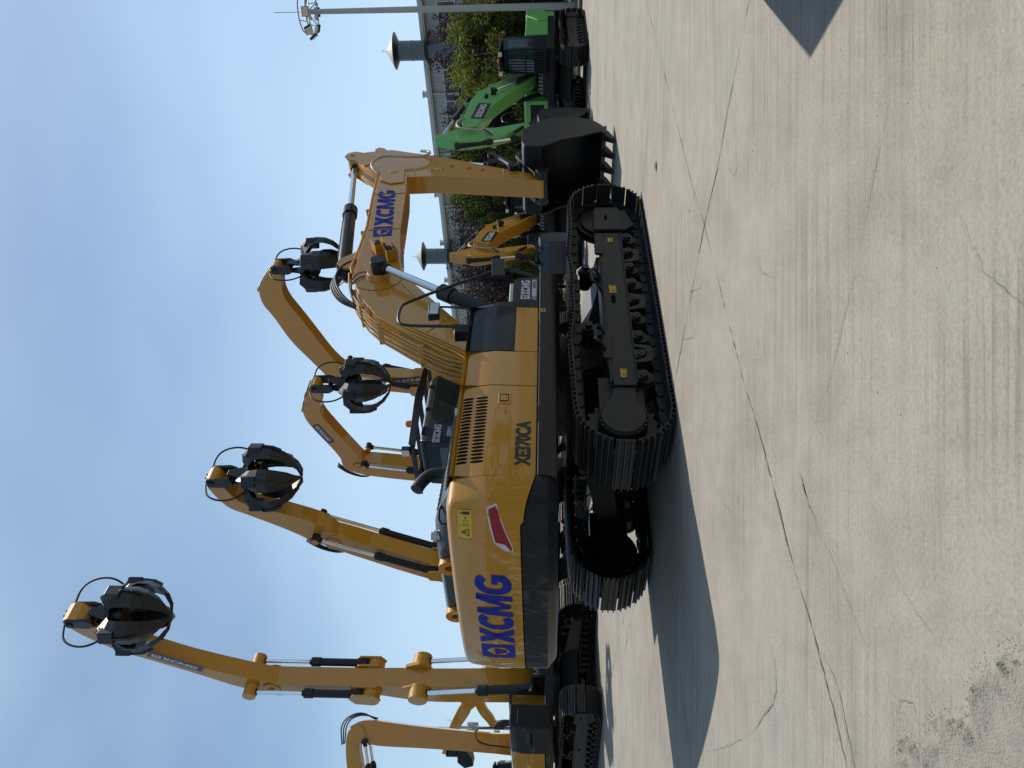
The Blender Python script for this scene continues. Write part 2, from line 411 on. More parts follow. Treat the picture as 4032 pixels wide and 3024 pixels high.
            for (x0, wd, hh, z0) in ((.17, .17, .095, .468), (-1.37, .15, .075, .448), (1.30, .11, .075, .448)):
                warn_sticker(uc, (lambda X0, Z0, D: (lambda s, t, o: (X0 + D * s, ys + out * o, Z0 + t)))(x0 if out < 0 else x0 + wd, z0, 1 if out < 0 else -1), wd, hh)
    return uc

def shoe(hw, st):
    """one grouser plate, outside on local +z"""
    pr = [(-st * .5 + .004, .034), (-st * .5 + .004, .050)]
    for c in (-.33, .0, .33):
        c *= st
        pr += [(c - .011, .050), (c - .005, .085), (c + .005, .085), (c + .011, .050)]
    pr += [(st * .5 - .004, .050), (st * .5 - .004, .034)]
    n = len(pr)
    vs = [(x, -hw, z) for x, z in pr] + [(x, hw, z) for x, z in pr]
    fs = [tuple(range(n)), tuple(range(2 * n - 1, n - 1, -1))] + [(i, i + n, (i + 1) % n + n, (i + 1) % n) for i in range(n)]
    return vs, fs
def link(st, dy):
    pr = [(-st * .55, .034), (-st * .55, -.03), (-st * .4, -.05), (st * .1, -.052), (st * .4, -.035), (st * .62, -.03), (st * .62, .01), (st * .45, .034)]
    n = len(pr)
    vs = [(x, dy - .022, z) for x, z in pr] + [(x, dy + .022, z) for x, z in pr]
    fs = [tuple(range(n)), tuple(range(2 * n - 1, n - 1, -1))] + [(i, i + n, (i + 1) % n + n, (i + 1) % n) for i in range(n)]
    return vs, fs

def hyd_cyl(name, p0, p1, frac, rb, rr, root, m1='dark', m2='chrome'):
    """barrel from p0 for frac of the way, chrome rod to p1"""
    p0, p1 = Vector(p0), Vector(p1); d = (p1 - p0); mid = p0 + d * frac; u = d.normalized()
    b = MB(); b.cyl(p0, mid, rb, n=20); b.cyl(mid - u * rb * 2.2, mid, rb * 1.22, n=20); b.cyl(mid, mid + u * rb * .6, rb * .95, rb * .7, n=20)
    b.cyl(p0 + Vector((0, -rb * 1.1, 0)), p0 + Vector((0, rb * 1.1, 0)), rb * 1.05, n=16)
    o = obj(name, b, m1, root)
    r_ = MB(); r_.cyl(mid, p1, rr, n=16); obj('piston_rod', r_, m2, o)
    e = MB(); e.cyl(p1 + Vector((0, -rb * 1.15, 0)), p1 + Vector((0, rb * 1.15, 0)), rb * 1.15, n=18); e.cyl(p1 - u * rb * 1.8, p1, rr * 1.5, n=14)
    obj('rod_eye', e, m1, o)
    return o

# ------------------------------------------------------------------ main excavator (seen from its rear right)
def smooth_footprint(x0, ys=1.5, xr=3.62, n=9):
    """outline of the counterweight from the right side round the back to the left side; list of (x,y,nx,ny)"""
    K = [(x0, -ys), (-3.28, -ys), (-3.38, -ys + .015), (-3.46, -ys + .10), (-3.52, -ys + .26), (-3.57, -ys + .55), (-3.605, -.55), (-xr, 0)]
    K = K + [(x, -y) for x, y in K[-2::-1]]
    P = [Vector((a, b, 0)) for a, b in K]
    for _ in range(2):
        Q = [P[0]]
        for a, b in zip(P, P[1:]): Q += [a * .75 + b * .25, a * .25 + b * .75]
        P = Q + [P[-1]]
    out = []
    for i, p in enumerate(P):
        t = (P[min(i + 1, len(P) - 1)] - P[max(i - 1, 0)]).normalized(); out.append((p.x, p.y, t.y * -1, t.x))
    return out
def cw_surface(y, z, off=0):
    """x of the counterweight skin at lateral y and height z, pushed out by off"""
    best = None
    for i in range(len(FP) - 1):
        a, b = FP[i], FP[i + 1]
        if a[1] <= y <= b[1] and b[1] > a[1] + 1e-6 and a[0] < -3.3:
            k = (y - a[1]) / (b[1] - a[1]); best = (a[0] + (b[0] - a[0]) * k, a[2] + (b[2] - a[2]) * k, a[3] + (b[3] - a[3]) * k)
    if best is None: best = (-3.3, -1, 0)
    o = cw_in(z); return Vector((best[0] - best[1] * 0, y, z)) + Vector((best[1], best[2], 0)) * (off - o)
def cw_in(z):
    T = [(1.24, .15), (1.25, .115), (1.335, .012), (1.345, .0), (1.45, .0), (1.955, .0), (2.22, .037), (2.27, .055), (2.30, .092), (2.325, .17)]
    if z <= T[0][0]: return T[0][1]
    for (a, p), (b, q) in zip(T, T[1:]):
        if a <= z <= b: return p + (q - p) * (z - a) / (b - a)
    return T[-1][1]
FP = smooth_footprint(-3.045)
def seam_z(p):
    x, y = p[0], abs(p[1])
    if x > -3.5 and y > 1.3: return 1.462 + max(0, min(1, (-3.045 - x) / .55)) * .135
    return 1.60
def panel(name, x0, x1, zs, m_, root, side=-1, gap=.006, parent=None):
    """one piece of side skin between x0 and x1: faceted plate folded over at the top"""
    prof = [(1.462, 1.478), (1.50, 1.482), (1.955, 1.5), (2.22, 1.463), (2.265, 1.445), (2.292, 1.40), (2.30, 1.34), (2.30, 1.05)]
    P = [(z, y) for z, y in prof if zs[0] - 1e-6 <= z <= zs[1] + 1e-6]
    def yy(z):
        for (a, p), (b, q) in zip(prof, prof[1:]):
            if a <= z <= b and b > a: return p + (q - p) * (z - a) / (b - a)
        return prof[0][1]
    if P[0][0] > zs[0] + 1e-6: P = [(zs[0], yy(zs[0]))] + P
    if P[-1][0] < zs[1] - 1e-6: P = P + [(zs[1], yy(zs[1]))]
    b = MB(); xs = [x0 + gap, x1 - gap]
    ring = [[(x, side * y, z) for z, y in P] + [(x, side * (y - .05), z) for z, y in reversed(P) if z < 2.29] + ([(x, side * 1.05, 2.24)] if zs[1] > 2.29 else []) for x in xs]
    b.loft(ring); return obj(name, b, m_, parent or root, bevel=.008)

def upper_structure(root, paint='yellow', main=True):
    # turntable deck and side rails
    b = MB(); b.box(-3.0, .9, -.95, .95, 1.26, 1.42)
    b.prism([(-3.04, -1.40), (.58, -1.40), (.58, 1.40), (-3.04, 1.40)], 1.40, 1.445, ax='z')
    obj('deck', b, 'black', root)
    for s in (-1, 1):
        r_ = MB(); pr = [(s * 1.36, 1.445), (s * 1.5, 1.45), (s * 1.51, 1.44), (s * 1.51, 1.345), (s * 1.47, 1.255), (s * 1.36, 1.25)]
        r_.loft([[(x, y, z) for y, z in pr] for x in (-3.04, .585)]); obj('side_rail', r_, 'dark', root, bevel=.006)
    # rubber-stepped lower lip of the rail
    t = MB()
    for k in range(34):
        x = -1.65 + k * .066
        t.loft([[(x, -1.475, 1.252), (x + .05, -1.475, 1.252), (x + .03, -1.36, 1.20), (x - .02, -1.36, 1.20)], [(x, -1.48, 1.262), (x + .05, -1.48, 1.262), (x + .03, -1.36, 1.25), (x - .02, -1.36, 1.25)]])
    obj('rail_fringe', t, 'rubber', root)
    # counterweight
    levels = 14; ringy = []; fp = FP
    def ring(z_of):
        out = []
        for p in fp:
            z = z_of(p); o = cw_in(z); out.append((p[0] - p[2] * o, p[1] - p[3] * o, z))
        return out
    ups = [1.0 * k / 18 for k in range(19)]
    zt = 2.325
    def zz(p, u):
        z0 = seam_z(p) + .004
        base = [0, .25, .5, .70, .74, .80, .88, .92, .95, .97, .985, 1.0]
        return z0 + (zt - z0) * u
    U = [0, .15, .3, .45, .56, .70, .86, .90, .93, .955, .97, .985, 1.0]
    rings = [ring(lambda p, u=u: zz(p, u)) for u in U]
    inner = [(max(p[0], -3.3) if False else p[0] - p[2] * .5, p[1] - p[3] * .5, zt + .005) for p in fp]
    c = MB(); c.loft(rings + [inner], caps=False, closed=False)
    top = [(p[0], p[1], p[2]) for p in inner]; c.add(top, [tuple(range(len(top)))])
    # front closing face
    c.add([r[0] for r in rings] + [r[-1] for r in rings][::-1], [tuple(range(2 * len(rings)))])
    cwt = obj('counterweight', c, paint, root, smooth=30)
    L = [1.24, 1.25, 1.29, 1.335, 1.345, 1.40]
    rings2 = [ring(lambda p, z=z: z) for z in L] + [ring(lambda p, u=u: 1.40 + (seam_z(p) - 1.40) * u) for u in (.4, .8, 1.0)]
    c = MB(); bot = [(p[0] - p[2] * .5, p[1] - p[3] * .5, 1.238) for p in fp]
    c.loft([bot] + rings2, caps=False, closed=False); c.add(bot, [tuple(range(len(bot)))])
    c.add([r[0] for r in rings2] + [r[-1] for r in rings2][::-1], [tuple(range(2 * len(rings2)))])
    obj('counterweight_base', c, 'dark', root, smooth=30)
    g = MB(); g.tube([(p[0] + p[2] * -.002, p[1] - p[3] * .002, seam_z(p)) for p in fp], .008, n=6); obj('seam', g, 'slot', cwt)
    for y in (-.27, .64):                                              # lifting eyes
        e = MB(); cc = (-3.22, y, 2.39)
        e.loft([[(cc[0] + dx, cc[1] + .115 * cos(t), cc[2] + .115 * sin(t)) for t in [2 * pi * k / 20 for k in range(20)]] for dx in (-.04, .04)], caps=False)
        e.loft([[(cc[0] + dx, cc[1] + .045 * cos(t), cc[2] + .045 * sin(t)) for t in [2 * pi * k / 20 for k in range(20)]] for dx in (-.04, .04)], caps=False)
        for dx in (-.04, .04):
            o_ = [(cc[0] + dx, cc[1] + .115 * cos(2 * pi * k / 20), cc[2] + .115 * sin(2 * pi * k / 20)) for k in range(20)]
            i_ = [(cc[0] + dx, cc[1] + .045 * cos(2 * pi * k / 20), cc[2] + .045 * sin(2 * pi * k / 20)) for k in range(20)]
            e.add(o_ + i_, [(k, (k + 1) % 20, 20 + (k + 1) % 20, 20 + k) for k in range(20)])
        obj('lifting_eye', e, paint, root, bevel=.008)
    # brand on the tail: mapped by arc length along the skin
    S_ = [0]; ys = [-.66 + (1.62 * k / 60) for k in range(61)]
    for i in range(60):
        A = cw_surface(ys[i], 1.9); B = cw_surface(ys[i + 1], 1.9); S_.append(S_[-1] + (A - B).length)
    tot = S_[-1]
    def cwmap(s, t):      # s grows to the right as read from behind = towards -y
        u = max(0, min(tot, tot - s)); i = 0
        while i < 59 and S_[i + 1] < u: i += 1
        k = (u - S_[i]) / max(1e-6, S_[i + 1] - S_[i]); y = ys[i] + (ys[i + 1] - ys[i]) * k
        return cw_surface(y, 1.705 + t, .006)
    decal('brand_lettering', BRAND, cwmap, 'blue', cwt, .375, tot / (BW * .375), div=3)
    def cwm(y0, z0): return lambda s, t, o=.006: cw_surface(y0 - s, z0 + t, o)
    f = cwm(-1.12, 2.065); warn_sticker(cwt, lambda s, t, o: f(s, t, o), .33, .135)
    f2 = cwm(-.98, 1.68)
    decal('reflector', [[(0, 0), (.06, -.005), (.48, .135), (.50, .15), (.48, .235), (.46, .245), (.12, .18), (.02, .08)]], lambda s, t: f2(s, t, .004), 'white', cwt, 1, div=4)
    decal('reflector', [[(.012, .012), (.06, .008), (.47, .145), (.485, .155), (.465, .225), (.13, .165), (.10, .07)]], lambda s, t: f2(s, t, .008), 'red', cwt, 1, div=4)
    # side panels (right) and plain left side
    d = panel('side_door', -3.045, -1.695, (1.462, 2.31), paint, root)
    panel('side_panel', -1.695, -1.09, (1.462, 2.31), paint, root)
    for nm, mz, zz_ in (('toolbox_lower', paint, (1.462, 1.735)), ('toolbox', 'dark', (1.735, 2.31))):
        panel(nm, -1.09, -.20, zz_, mz, root)
    tf = MB()
    tf.loft([[(-.205, -1.478, 1.462), (-.205, -1.482, 1.5), (-.205, -1.492, 1.735), (-.205, -1.05, 1.735), (-.205, -1.05, 1.462)], [(-.03, -1.46, 1.462), (-.03, -1.464, 1.5), (-.04, -1.474, 1.735), (-.04, -1.05, 1.735), (-.03, -1.05, 1.462)]])
    obj('toolbox_front', tf, 'dark', root, bevel=.01)
    tf = MB(); tf.loft([[(-.205, -1.492, 1.737), (-.205, -1.5, 1.955), (-.205, -1.475, 2.22), (-.205, -1.41, 2.298), (-.205, -1.05, 2.30), (-.205, -1.05, 1.737)],
                        [(-.04, -1.474, 1.737), (-.075, -1.478, 1.955), (-.15, -1.455, 2.22), (-.18, -1.41, 2.29), (-.18, -1.05, 2.29), (-.04, -1.05, 1.737)]])
    obj('toolbox_front', tf, 'dark', root, bevel=.01)
    l_ = MB(); l_.prism([(-3.04, 1.0), (-1.3, 1.0), (-1.3, 1.48), (-3.04, 1.48)], 1.45, 2.27, ax='z'); obj('left_housing', l_, paint, root, bevel=.02)
    i_ = MB(); i_.box(-3.02, -.25, -1.42, -1.0, 1.45, 2.22); i_.box(-3.1, -.9, -1.05, 1.05, 1.45, 2.28); i_.box(-.9, -.1, -.95, -.42, 1.45, 2.15); i_.box(-.9, .1, .42, 1.3, 1.4, 1.6)
    obj('machine_deck', i_, 'black', root)
    # vents: dark strips on the skin, painting the shade of open slots
    v = MB()
    for k in range(20):
        x = -1.90 - k * .0497
        for z0, z1 in ((1.99, 2.118), (2.152, 2.262)):
            def yp(z):
                T = [(1.955, 1.5), (2.22, 1.463), (2.265, 1.445), (2.3, 1.39)]
                for (a, p), (b_, q) in zip(T, T[1:]):
                    if a <= z <= b_: return p + (q - p) * (z - a) / (b_ - a)
                return 1.5
            zs_ = [z0 + (z1 - z0) * j / 6 for j in range(7)]
            hws = [.008, .0155, .017, .017, .017, .0155, .008]
            rg = []
            for z, hw in zip(zs_, hws): rg.append([(x - hw, -yp(z) - .002, z), (x + hw, -yp(z) - .002, z), (x + hw, -yp(z) + .02, z), (x - hw, -yp(z) + .02, z)])
            v.loft(rg)
    obj('vent_slots', v, 'slot', d)
    lt = MB(); lt.box(-2.01, -1.83, -1.505, -1.48, 1.738, 1.884); ll = obj('latch_recess', lt, paint, d, bevel=.012)
    lt = MB(); lt.box(-1.975, -1.855, -1.509, -1.49, 1.765, 1.862); obj('latch_gap', lt, 'slot', d)
    lt = MB(); lt.box(-1.965, -1.875, -1.514, -1.49, 1.772, 1.852); lt.cyl((-1.91, -1.512, 1.80), (-1.91, -1.52, 1.80), .014, n=12); obj('latch', lt, paint, d, bevel=.004)
    text_decal('model_lettering', 'XE370CA', lambda s, t: (-2.90 + s, -(1.4835 + .016 * (1.52 + t - 1.5) / .455 * 1.0) - .004, 1.512 + t), 'ink', d, .165, .64, bold=.045)
    # hood
    h = MB(); secs = []
    for x, zt_, ye, yl, sh_ in ((-3.20, 2.47, -.45, .55, .0), (-3.12, 2.51, -.58, .66, 0), (-2.95, 2.53, -.70, .72, .0), (-2.4, 2.525, -.62, .74, 0), (-1.3, 2.47, -.60, .74, 0), (-1.2, 2.44, -.60, .74, 0)):
        yo = -1.16 if x > -2.97 else (-.9 if x > -3.15 else -.75)
        secs.append([(x, yo, 2.30), (x, yo, 2.33), (x, (yo + ye) / 2 - .03, (2.33 + zt_) / 2 + .015), (x, ye, zt_), (x, yl, zt_), (x, yl + .12, zt_ - .06), (x, yl + .14, 2.30)])
    h.loft(secs); hd = obj('hood', h, 'hood', root, bevel=.02)
    v = MB()  # hood slots: raised dark bars in place of shaded openings
    for k in range(24):
        x = -1.30 - k * .065; zt_ = 2.47 + (x + 1.3) / (-1.1) * .05
        for j0, j1 in ((.12, .85),):
            A = Vector((x, -1.155, 2.335)); B = Vector((x, -.60, zt_ + .005)); a = A.lerp(B, j0); c2 = A.lerp(B, j1); n_ = Vector((0, -.25, .97)).normalized() * .022
            w_ = Vector((.014, 0, 0)); v.loft([[a - w_ - n_ * 0.3, a + w_ - n_ * .3, a + w_ + n_, a - w_ + n_], [c2 - w_ - n_ * .3, c2 + w_ - n_ * .3, c2 + w_ + n_, c2 - w_ + n_]])
    obj('hood_slots', v, 'slot', hd)
    gr = MB(); gr.tube([(-2.95, -.95, 2.38), (-2.95, -.95, 2.46), (-3.12, -.85, 2.46), (-3.12, -.85, 2.36)], .012, smooth=1); obj('grab_handle', gr, 'black', root)
    cp_ = MB(); cp_.cyl((-3.1, -.62, 2.44), (-3.1, -.62, 2.56), .045, n=16); cp_.cyl((-3.1, -.62, 2.5), (-3.1, -.62, 2.53), .06, n=16); obj('filler_cap', cp_, 'steel', root)
    cp_ = MB(); cp_.cyl((-1.72, -1.1, 2.29), (-1.72, -1.1, 2.40), .05, n=16); cp_.cyl((-1.72, -1.1, 2.33), (-1.62, -1.1, 2.33), .03, n=10); obj('filler_cap', cp_, 'steel', root)
    ex = MB(); ex.tube([(-1.95, -.32, 2.30), (-1.95, -.32, 2.55), (-1.95, -.32, 2.68), (-1.99, -.32, 2.76), (-2.09, -.32, 2.83), (-2.20, -.32, 2.87)], .075, n=18, smooth=2); obj('exhaust_pipe', ex, 'rubber', root, smooth=60)
    # cab
    cab(root)
    # SCR / def tank box in front of toolbox
    s_ = MB(); s_.prism([(-.02, 1.462), (.62, 1.462), (.60, 1.72), (.55, 1.78), (-.02, 1.79)], -1.40, -.95); sb_ = obj('fluid_tank_box', s_, 'black', root, bevel=.012)
    s_ = MB(); s_.box(0.0, .50, -1.38, -.97, 1.79, 1.845); obj('tank_step', s_, 'steel', sb_, bevel=.015)
    decal('brand_lettering', BRAND, lambda s, t: (.09 + s, -1.405, 1.575 + t), 'white', sb_, .12, .44 / (BW * .12))
    decal('label_stripe', [[(.10, 0), (.50, 0), (.50, .06), (.13, .06)], [(.075, 0), (.088, 0), (.118, .06), (.105, .06)], [(.05, 0), (.063, 0), (.093, .06), (.08, .06)], [(.025, 0), (.038, 0), (.068, .06), (.055, .06)]], lambda s, t: (.04 + s, -1.405, 1.49 + t), 'white', sb_, 1)
    text_decal('model_lettering', 'XE370CA', lambda s, t: (.33 + s, -1.409, 1.500 + t), 'ink', sb_, .04, .18, .02)
    decal('sticker', rect(.07, .055), lambda s, t: (-.34 + s, -1.514, 1.375 + t), 'sticker', root, 1)
    decal('sticker_print', rect(.018, .03, .012, .012) + rect(.018, .03, .04, .012), lambda s, t: (-.34 + s, -1.516, 1.375 + t), 'ink', root, 1)
    # handrail with mirrors, precleaner
    hr = MB(); y = -1.40
    hr.tube([(-.50, y, 2.30), (-.48, y, 2.6), (-.47, y, 3.10), (-.40, y, 3.22), (-.10, y, 3.235), (.04, y, 3.18), (.74, y, 2.12), (.80, y, 1.98), (.80, y, 1.80), (.62, y + .03, 1.46)], .02, n=10, smooth=2)
    hr.cyl((-.5, y, 2.29), (-.485, y, 2.52), .032, n=12); hr.box(-.54, -.40, y - .05, y + .05, 2.285, 2.33)
    rail = obj('handrail', hr, 'black', root, smooth=60)
    mi = MB(); mi.prism([(.62, 1.92), (.62, 2.09), (1.04, 2.12), (1.04, 1.94)], y - .03, y + .02); mi.tube([(.80, y, 2.0), (.84, y, 1.85), (.86, y, 1.8)], .012)
    obj('mirror', mi, 'black', rail, bevel=.02)
    mi = MB(); mi.loft([[(-.30, y - .06, 2.70), (-.04, y - .06, 2.72), (-.04, y + .04, 2.72), (-.30, y + .04, 2.70)], [(-.33, y - .06, 2.845), (-.07, y - .06, 2.86), (-.07, y + .04, 2.86), (-.33, y + .04, 2.845)]])
    mr = obj('mirror', mi, 'black', root, bevel=.015)
    mi = MB(); mi.box(-.305, -.075, y - .066, y - .062, 2.72, 2.83); obj('mirror_glass', mi, 'steel', mr)
    mi = MB(); mi.tube([(-.46, y, 2.34), (-.13, y, 2.35), (-.10, y, 2.40), (-.07, y, 2.6), (-.07, y, 2.80)], .014, smooth=1); obj('mirror_arm', mi, 'black', mr)
    pc = MB(); pc.lathe([(.075, 2.28), (.08, 2.32), (.08, 2.50), (.085, 2.505), (.085, 2.53), (.05, 2.55)], (-.27, -1.1, 0), 20); obj('air_precleaner', pc, 'black', root, smooth=50)

def cab(root, x0=-.62, x1=.95, y0=.5, y1=1.45, z0=1.45, z1=3.16, guard=True, label=True):
    b = MB(); wy = .0
    def sec(z, ix, iy): return [(x0 + ix, y0 + iy, z), (x1 - ix * 1.6, y0 + iy, z), (x1 - ix * 1.6, y1 - iy, z), (x0 + ix, y1 - iy, z)]
    b.loft([sec(z0, 0, 0), sec(z0 + .5, 0, 0), sec(z1 - .12, .05, .03), sec(z1 - .02, .10, .08), sec(z1, .2, .16)])
    c = obj('cab', b, 'cabp', root, bevel=.03)
    def win(name, pts, n_, m_='glass'):
        N = Vector(n_) * .012; w = MB(); w.loft([[Vector(p) - N * 2 for p in pts], [Vector(p) + N for p in pts]]); return obj(name, w, m_, c, bevel=.01)
    # right side of the cab: big pane, rear quarter pane coloured pale for daylight seen through
    H = z1 - z0
    def Y(z): return y0 + max(0, (z - z0 - .5) / (H - .62)) * .03
    def rp_(x, z): return (x, Y(z), z)
    win('window', [rp_(x0 + .72, z0 + .62), rp_(x1 - .06, z0 + .62), rp_(x1 - .12, z1 - .12), rp_(x0 + .50, z1 - .12), rp_(x0 + .40, z1 - .24)], (0, -1, 0))
    win('window', [rp_(x0 + .08, z0 + .62), rp_(x0 + .34, z0 + .62), rp_(x0 + .34, z1 - .4), rp_(x0 + .14, z1 - .4)], (0, -1, 0), 'daylitglass')
    wl = [(x, 2 * (y0 + y1) / 2 - y, z) for x, y, z in (rp_(x0 + .4, z0 + .5), rp_(x1 - .12, z0 + .5), rp_(x1 - .18, z1 - .22), rp_(x0 + .4, z1 - .22))]
    win('window', wl, (0, 1, 0))
    win('windscreen', [(x1 + .0, y0 + .08, z0 + .45), (x1 + .0, y1 - .08, z0 + .45), (x1 - .08, y1 - .12, z1 - .2), (x1 - .08, y0 + .12, z1 - .2)], (1, 0, 0))
    win('rear_window', [(x0 + .0, y0 + .12, z0 + .75), (x0 + .0, y1 - .12, z0 + .75), (x0 + .045, y1 - .14, z1 - .3), (x0 + .045, y0 + .14, z1 - .3)], (-1, 0, 0))
    st_ = MB(); st_.box(x0 + .03, x0 + .055, y0 + .3, y0 + .7, z0 + .85, z0 + 1.1); 
    if label:
        # cab roof guard: frame of flat bars with lamps
        g = MB()
        zg = z1 + .03
        for y in (y0 - .03, y1 + .0): g.prism([(x0 - .1, zg - .02), (x0 - .05, zg + .08), (x1 - .6, zg + .12), (x1 + .25, zg + .05), (x1 + .25, zg - .02), (x0 + .6, zg)], y, y + .03)
        for x in (x0 - .08, x0 + .35, x0 + .8, x0 + 1.3, x1 + .2): g.box(x, x + .05, y0, y1, zg, zg + .06)
        obj('roof_guard', g, 'black', c, bevel=.004)
        decal('brand_lettering', BRAND, lambda s, t: (x0 + .02 + s * .995, Y(z1 - .3) - .012, z1 - .31 + t), 'white', c, .105, .36 / (BW * .105))
        lp = MB(); lp.box(x0 - .16, x0 - .09, y0 - .02, y0 + .12, zg + .05, zg + .17); lamp = obj('work_lamp', lp, 'black', c, bevel=.01)
        lp = MB(); lp.box(x0 - .17, x0 - .16, y0 - .005, y0 + .105, zg + .06, zg + .16); obj('lamp_lens', lp, 'lens', lamp)
        bl = MB(); bl.cyl((x0 + .42, y0 + .05, zg + .05), (x0 + .42, y0 + .05, zg + .08), .06, n=16); be = obj('beacon', bl, 'black', c)
        bl = MB(); bl.lathe([(.05, 0), (.052, .06), (.045, .10), (.02, .115)], (x0 + .42, y0 + .05, zg + .08), 16); obj('beacon_lens', bl, 'orange', be)
    return c

def boom_main(root, paint='yellow'):
    # boom
    pr = [(.05, 1.75), (.10, 1.62), (.30, 1.58), (.48, 1.75), (.93, 2.50), (1.6, 3.02), (2.25, 3.52), (2.55, 3.70), (2.9, 3.80), (3.88, 3.95), (5.45, 4.06), (6.12, 4.14), (6.32, 4.22), (6.42, 4.40), (6.38, 4.60), (6.15, 4.68),
          (5.2, 4.64), (4.1, 4.55), (3.5, 4.55), (2.62, 4.53), (2.2, 4.45), (1.8, 4.27), (1.33, 3.95), (.92, 3.46), (.45, 2.85), (.12, 2.30)]
    b = MB(); b.prism(pr, -.26, .26); bo = obj('boom', b, paint, root, bevel=.012)
    fl = MB()                                                    # flange strips of the side plates
    for y in (-.262, .252): fl.prism([(p[0], p[1]) for p in pr], y - .004, y + .014)
    # raised plates and bosses
    pl = MB(); pl.cyl((2.42, -.262, 4.10), (2.42, -.275, 4.10), .42, n=32); pl.cyl((2.42, -.275, 4.10), (2.42, -.36, 4.10), .20, .16, n=28)
    p2 = MB(); p2.cyl((2.42, .262, 4.10), (2.42, .36, 4.10), .20, .16, n=28); obj('cylinder_boss', p2, paint, bo, bevel=.008)
    p2 = MB()
    p2.prism([(2.2, 3.62), (2.2, 3.7), (1.3, 3.05), (1.32, 2.98)], -.27, -.262); obj('edge_strip', p2, paint, bo)
    p2 = MB()
    p2.prism([(5.72, 4.14), (6.36, 4.22), (6.46, 4.40), (6.42, 4.62), (6.1, 4.68), (5.8, 4.62), (5.66, 4.40)], -.29, -.262); p2.cyl((6.18, -.28, 4.42), (6.18, -.31, 4.42), .06, n=18)
    p2.cyl((6.18, -.3, 4.42), (6.18, .3, 4.42), .10, n=18); obj('boom_nose', p2, paint, bo, bevel=.008)
    obj('boom_plate', pl, paint, bo, bevel=.008)
    ws = MB()
    for (x0, z0, x1, z1) in ((3.95, 3.97, 3.9, 4.54), (1.30, 2.80, .78, 3.22), (5.3, 4.05, 5.25, 4.63)): ws.tube([(x0, -.264, z0), (x1, -.264, z1)], .008, n=5)
    obj('weld_seam', ws, paint, bo)
    ear = MB()                                                   # cylinder base bracket on the boom back
    ear.prism([(2.75, 4.45), (2.85, 4.80), (2.98, 4.92), (3.12, 4.90), (3.3, 4.70), (3.55, 4.5)], -.16, -.12); ear.prism([(2.75, 4.45), (2.85, 4.80), (2.98, 4.92), (3.12, 4.90), (3.3, 4.70), (3.55, 4.5)], .12, .16)
    obj('cylinder_bracket', ear, paint, bo, bevel=.006)
    decal('brand_lettering', BRAND, side_map(3.70, -.266, 4.075, 6.0), 'blue', bo, .335, 1.74 / (BW * .335))
    # work lamps under hoods
    for (x, z) in ((3.16, 4.20), (2.98, 3.98)):
        l_ = MB(); M = Matrix.Translation((x, -.36, z)) @ Matrix.Rotation(R(-28), 4, 'Y')
        l_.box(-.13, .13, -.12, .08, .085, .095, M); l_.box(-.13, .13, -.12, .08, -.095, -.085, M); l_.box(-.13, -.12, -.12, .08, -.09, .09, M); l_.box(-.12, .13, .07, .08, -.09, .09, M)
        lo = obj('lamp_hood', l_, paint, bo)
        l_ = MB(); l_.cyl(M @ Vector((.0, -.02, 0)), M @ Vector((.09, -.02, 0)), .055, .07, n=16); l_.box(-.05, 0, -.05, .02, -.04, .04, M); obj('lamp', l_, 'black', lo)
    # steel lines along the back
    hs = MB()
    for k, (y, dz) in enumerate(((-.20, .045), (-.13, .05), (-.06, .05), (.04, .05), (.13, .05))):
        hs.tube([(.18, y - .04, 2.28), (.30, y, 2.62 + dz), (.42, y, 2.86 + dz), (.90, y, 3.50 + dz), (1.32, y, 4.0 + dz), (1.80, y, 4.31 + dz), (2.2, y, 4.50 + dz), (2.6, y, 4.58 + dz)], .017, n=8, smooth=1)
    for k, (y, z) in enumerate(((-.285, .10), (-.285, .19), (-.285, .28))):
        hs.tube([(.10 + k * .03, y, 2.12 + z), (.35, y, 2.30 + z), (.50, y, 2.52 + z), (1.0, y + .02, 3.20 + z * 1.2), (1.38, y + .05, 3.72 + z)], .020, n=8, smooth=1)
    hs.tube([(2.6, -.20, 4.58), (2.75, -.22, 4.62), (3.4, -.22, 4.60), (4.1, -.22, 4.60), (5.2, -.22, 4.69), (6.0, -.22, 4.74)], .02, n=8); hs.tube([(2.6, -.14, 4.58), (3.4, -.15, 4.60), (4.1, -.15, 4.60), (5.9, -.15, 4.74)], .018, n=8)
    obj('steel_lines', hs, paint, bo, smooth=60)
    for (x, z) in ((.62, 3.16), (1.18, 3.87), (1.62, 4.22), (2.05, 4.43), (3.0, 4.6), (3.9, 4.61), (4.7, 4.66)):
        cl = MB(); cl.box(x - .02, x + .02, -.24, .17, z - .02, z + .055); obj('line_clamp', cl, paint, bo, bevel=.004)
    bh = MB()
    for k, y in enumerate((-.16, -.10, -.04, .03)):
        bh.tube([(1.75 + k * .05, y, 4.38), (1.95 + k * .05, y - .02, 4.60 + .05 * k), (2.35 + k * .05, y - .04, 4.82 + .05 * k), (2.75 + k * .04, y, 4.86 + .03 * k), (2.95, y, 4.78), (3.05, y, 4.66)], .020, n=8, smooth=2)
    bh.tube([(2.40, -.30, 4.24), (2.3, -.30, 4.42), (2.05, -.28, 4.50), (1.8, -.22, 4.40)], .009, smooth=2); bh.tube([(2.42, -.34, 4.24), (2.45, -.32, 4.42), (2.2, -.3, 4.52), (1.9, -.24, 4.42)], .009, smooth=2)
    obj('hydraulic_hose', bh, 'rubber', bo, smooth=60)
    # cylinders
    for y in (-.50, .50): hyd_cyl('boom_cylinder', (.55, y, 1.45), (2.42, y * .93, 4.06), .58, .105, .058, root)
    bp = MB(); bp.cyl((2.42, -.56, 4.06), (2.42, -.34, 4.06), .135, n=22); bp.cyl((2.42, .56, 4.06), (2.42, .34, 4.06), .135, n=22); obj('pin_cap', bp, 'black', bo, bevel=.01)
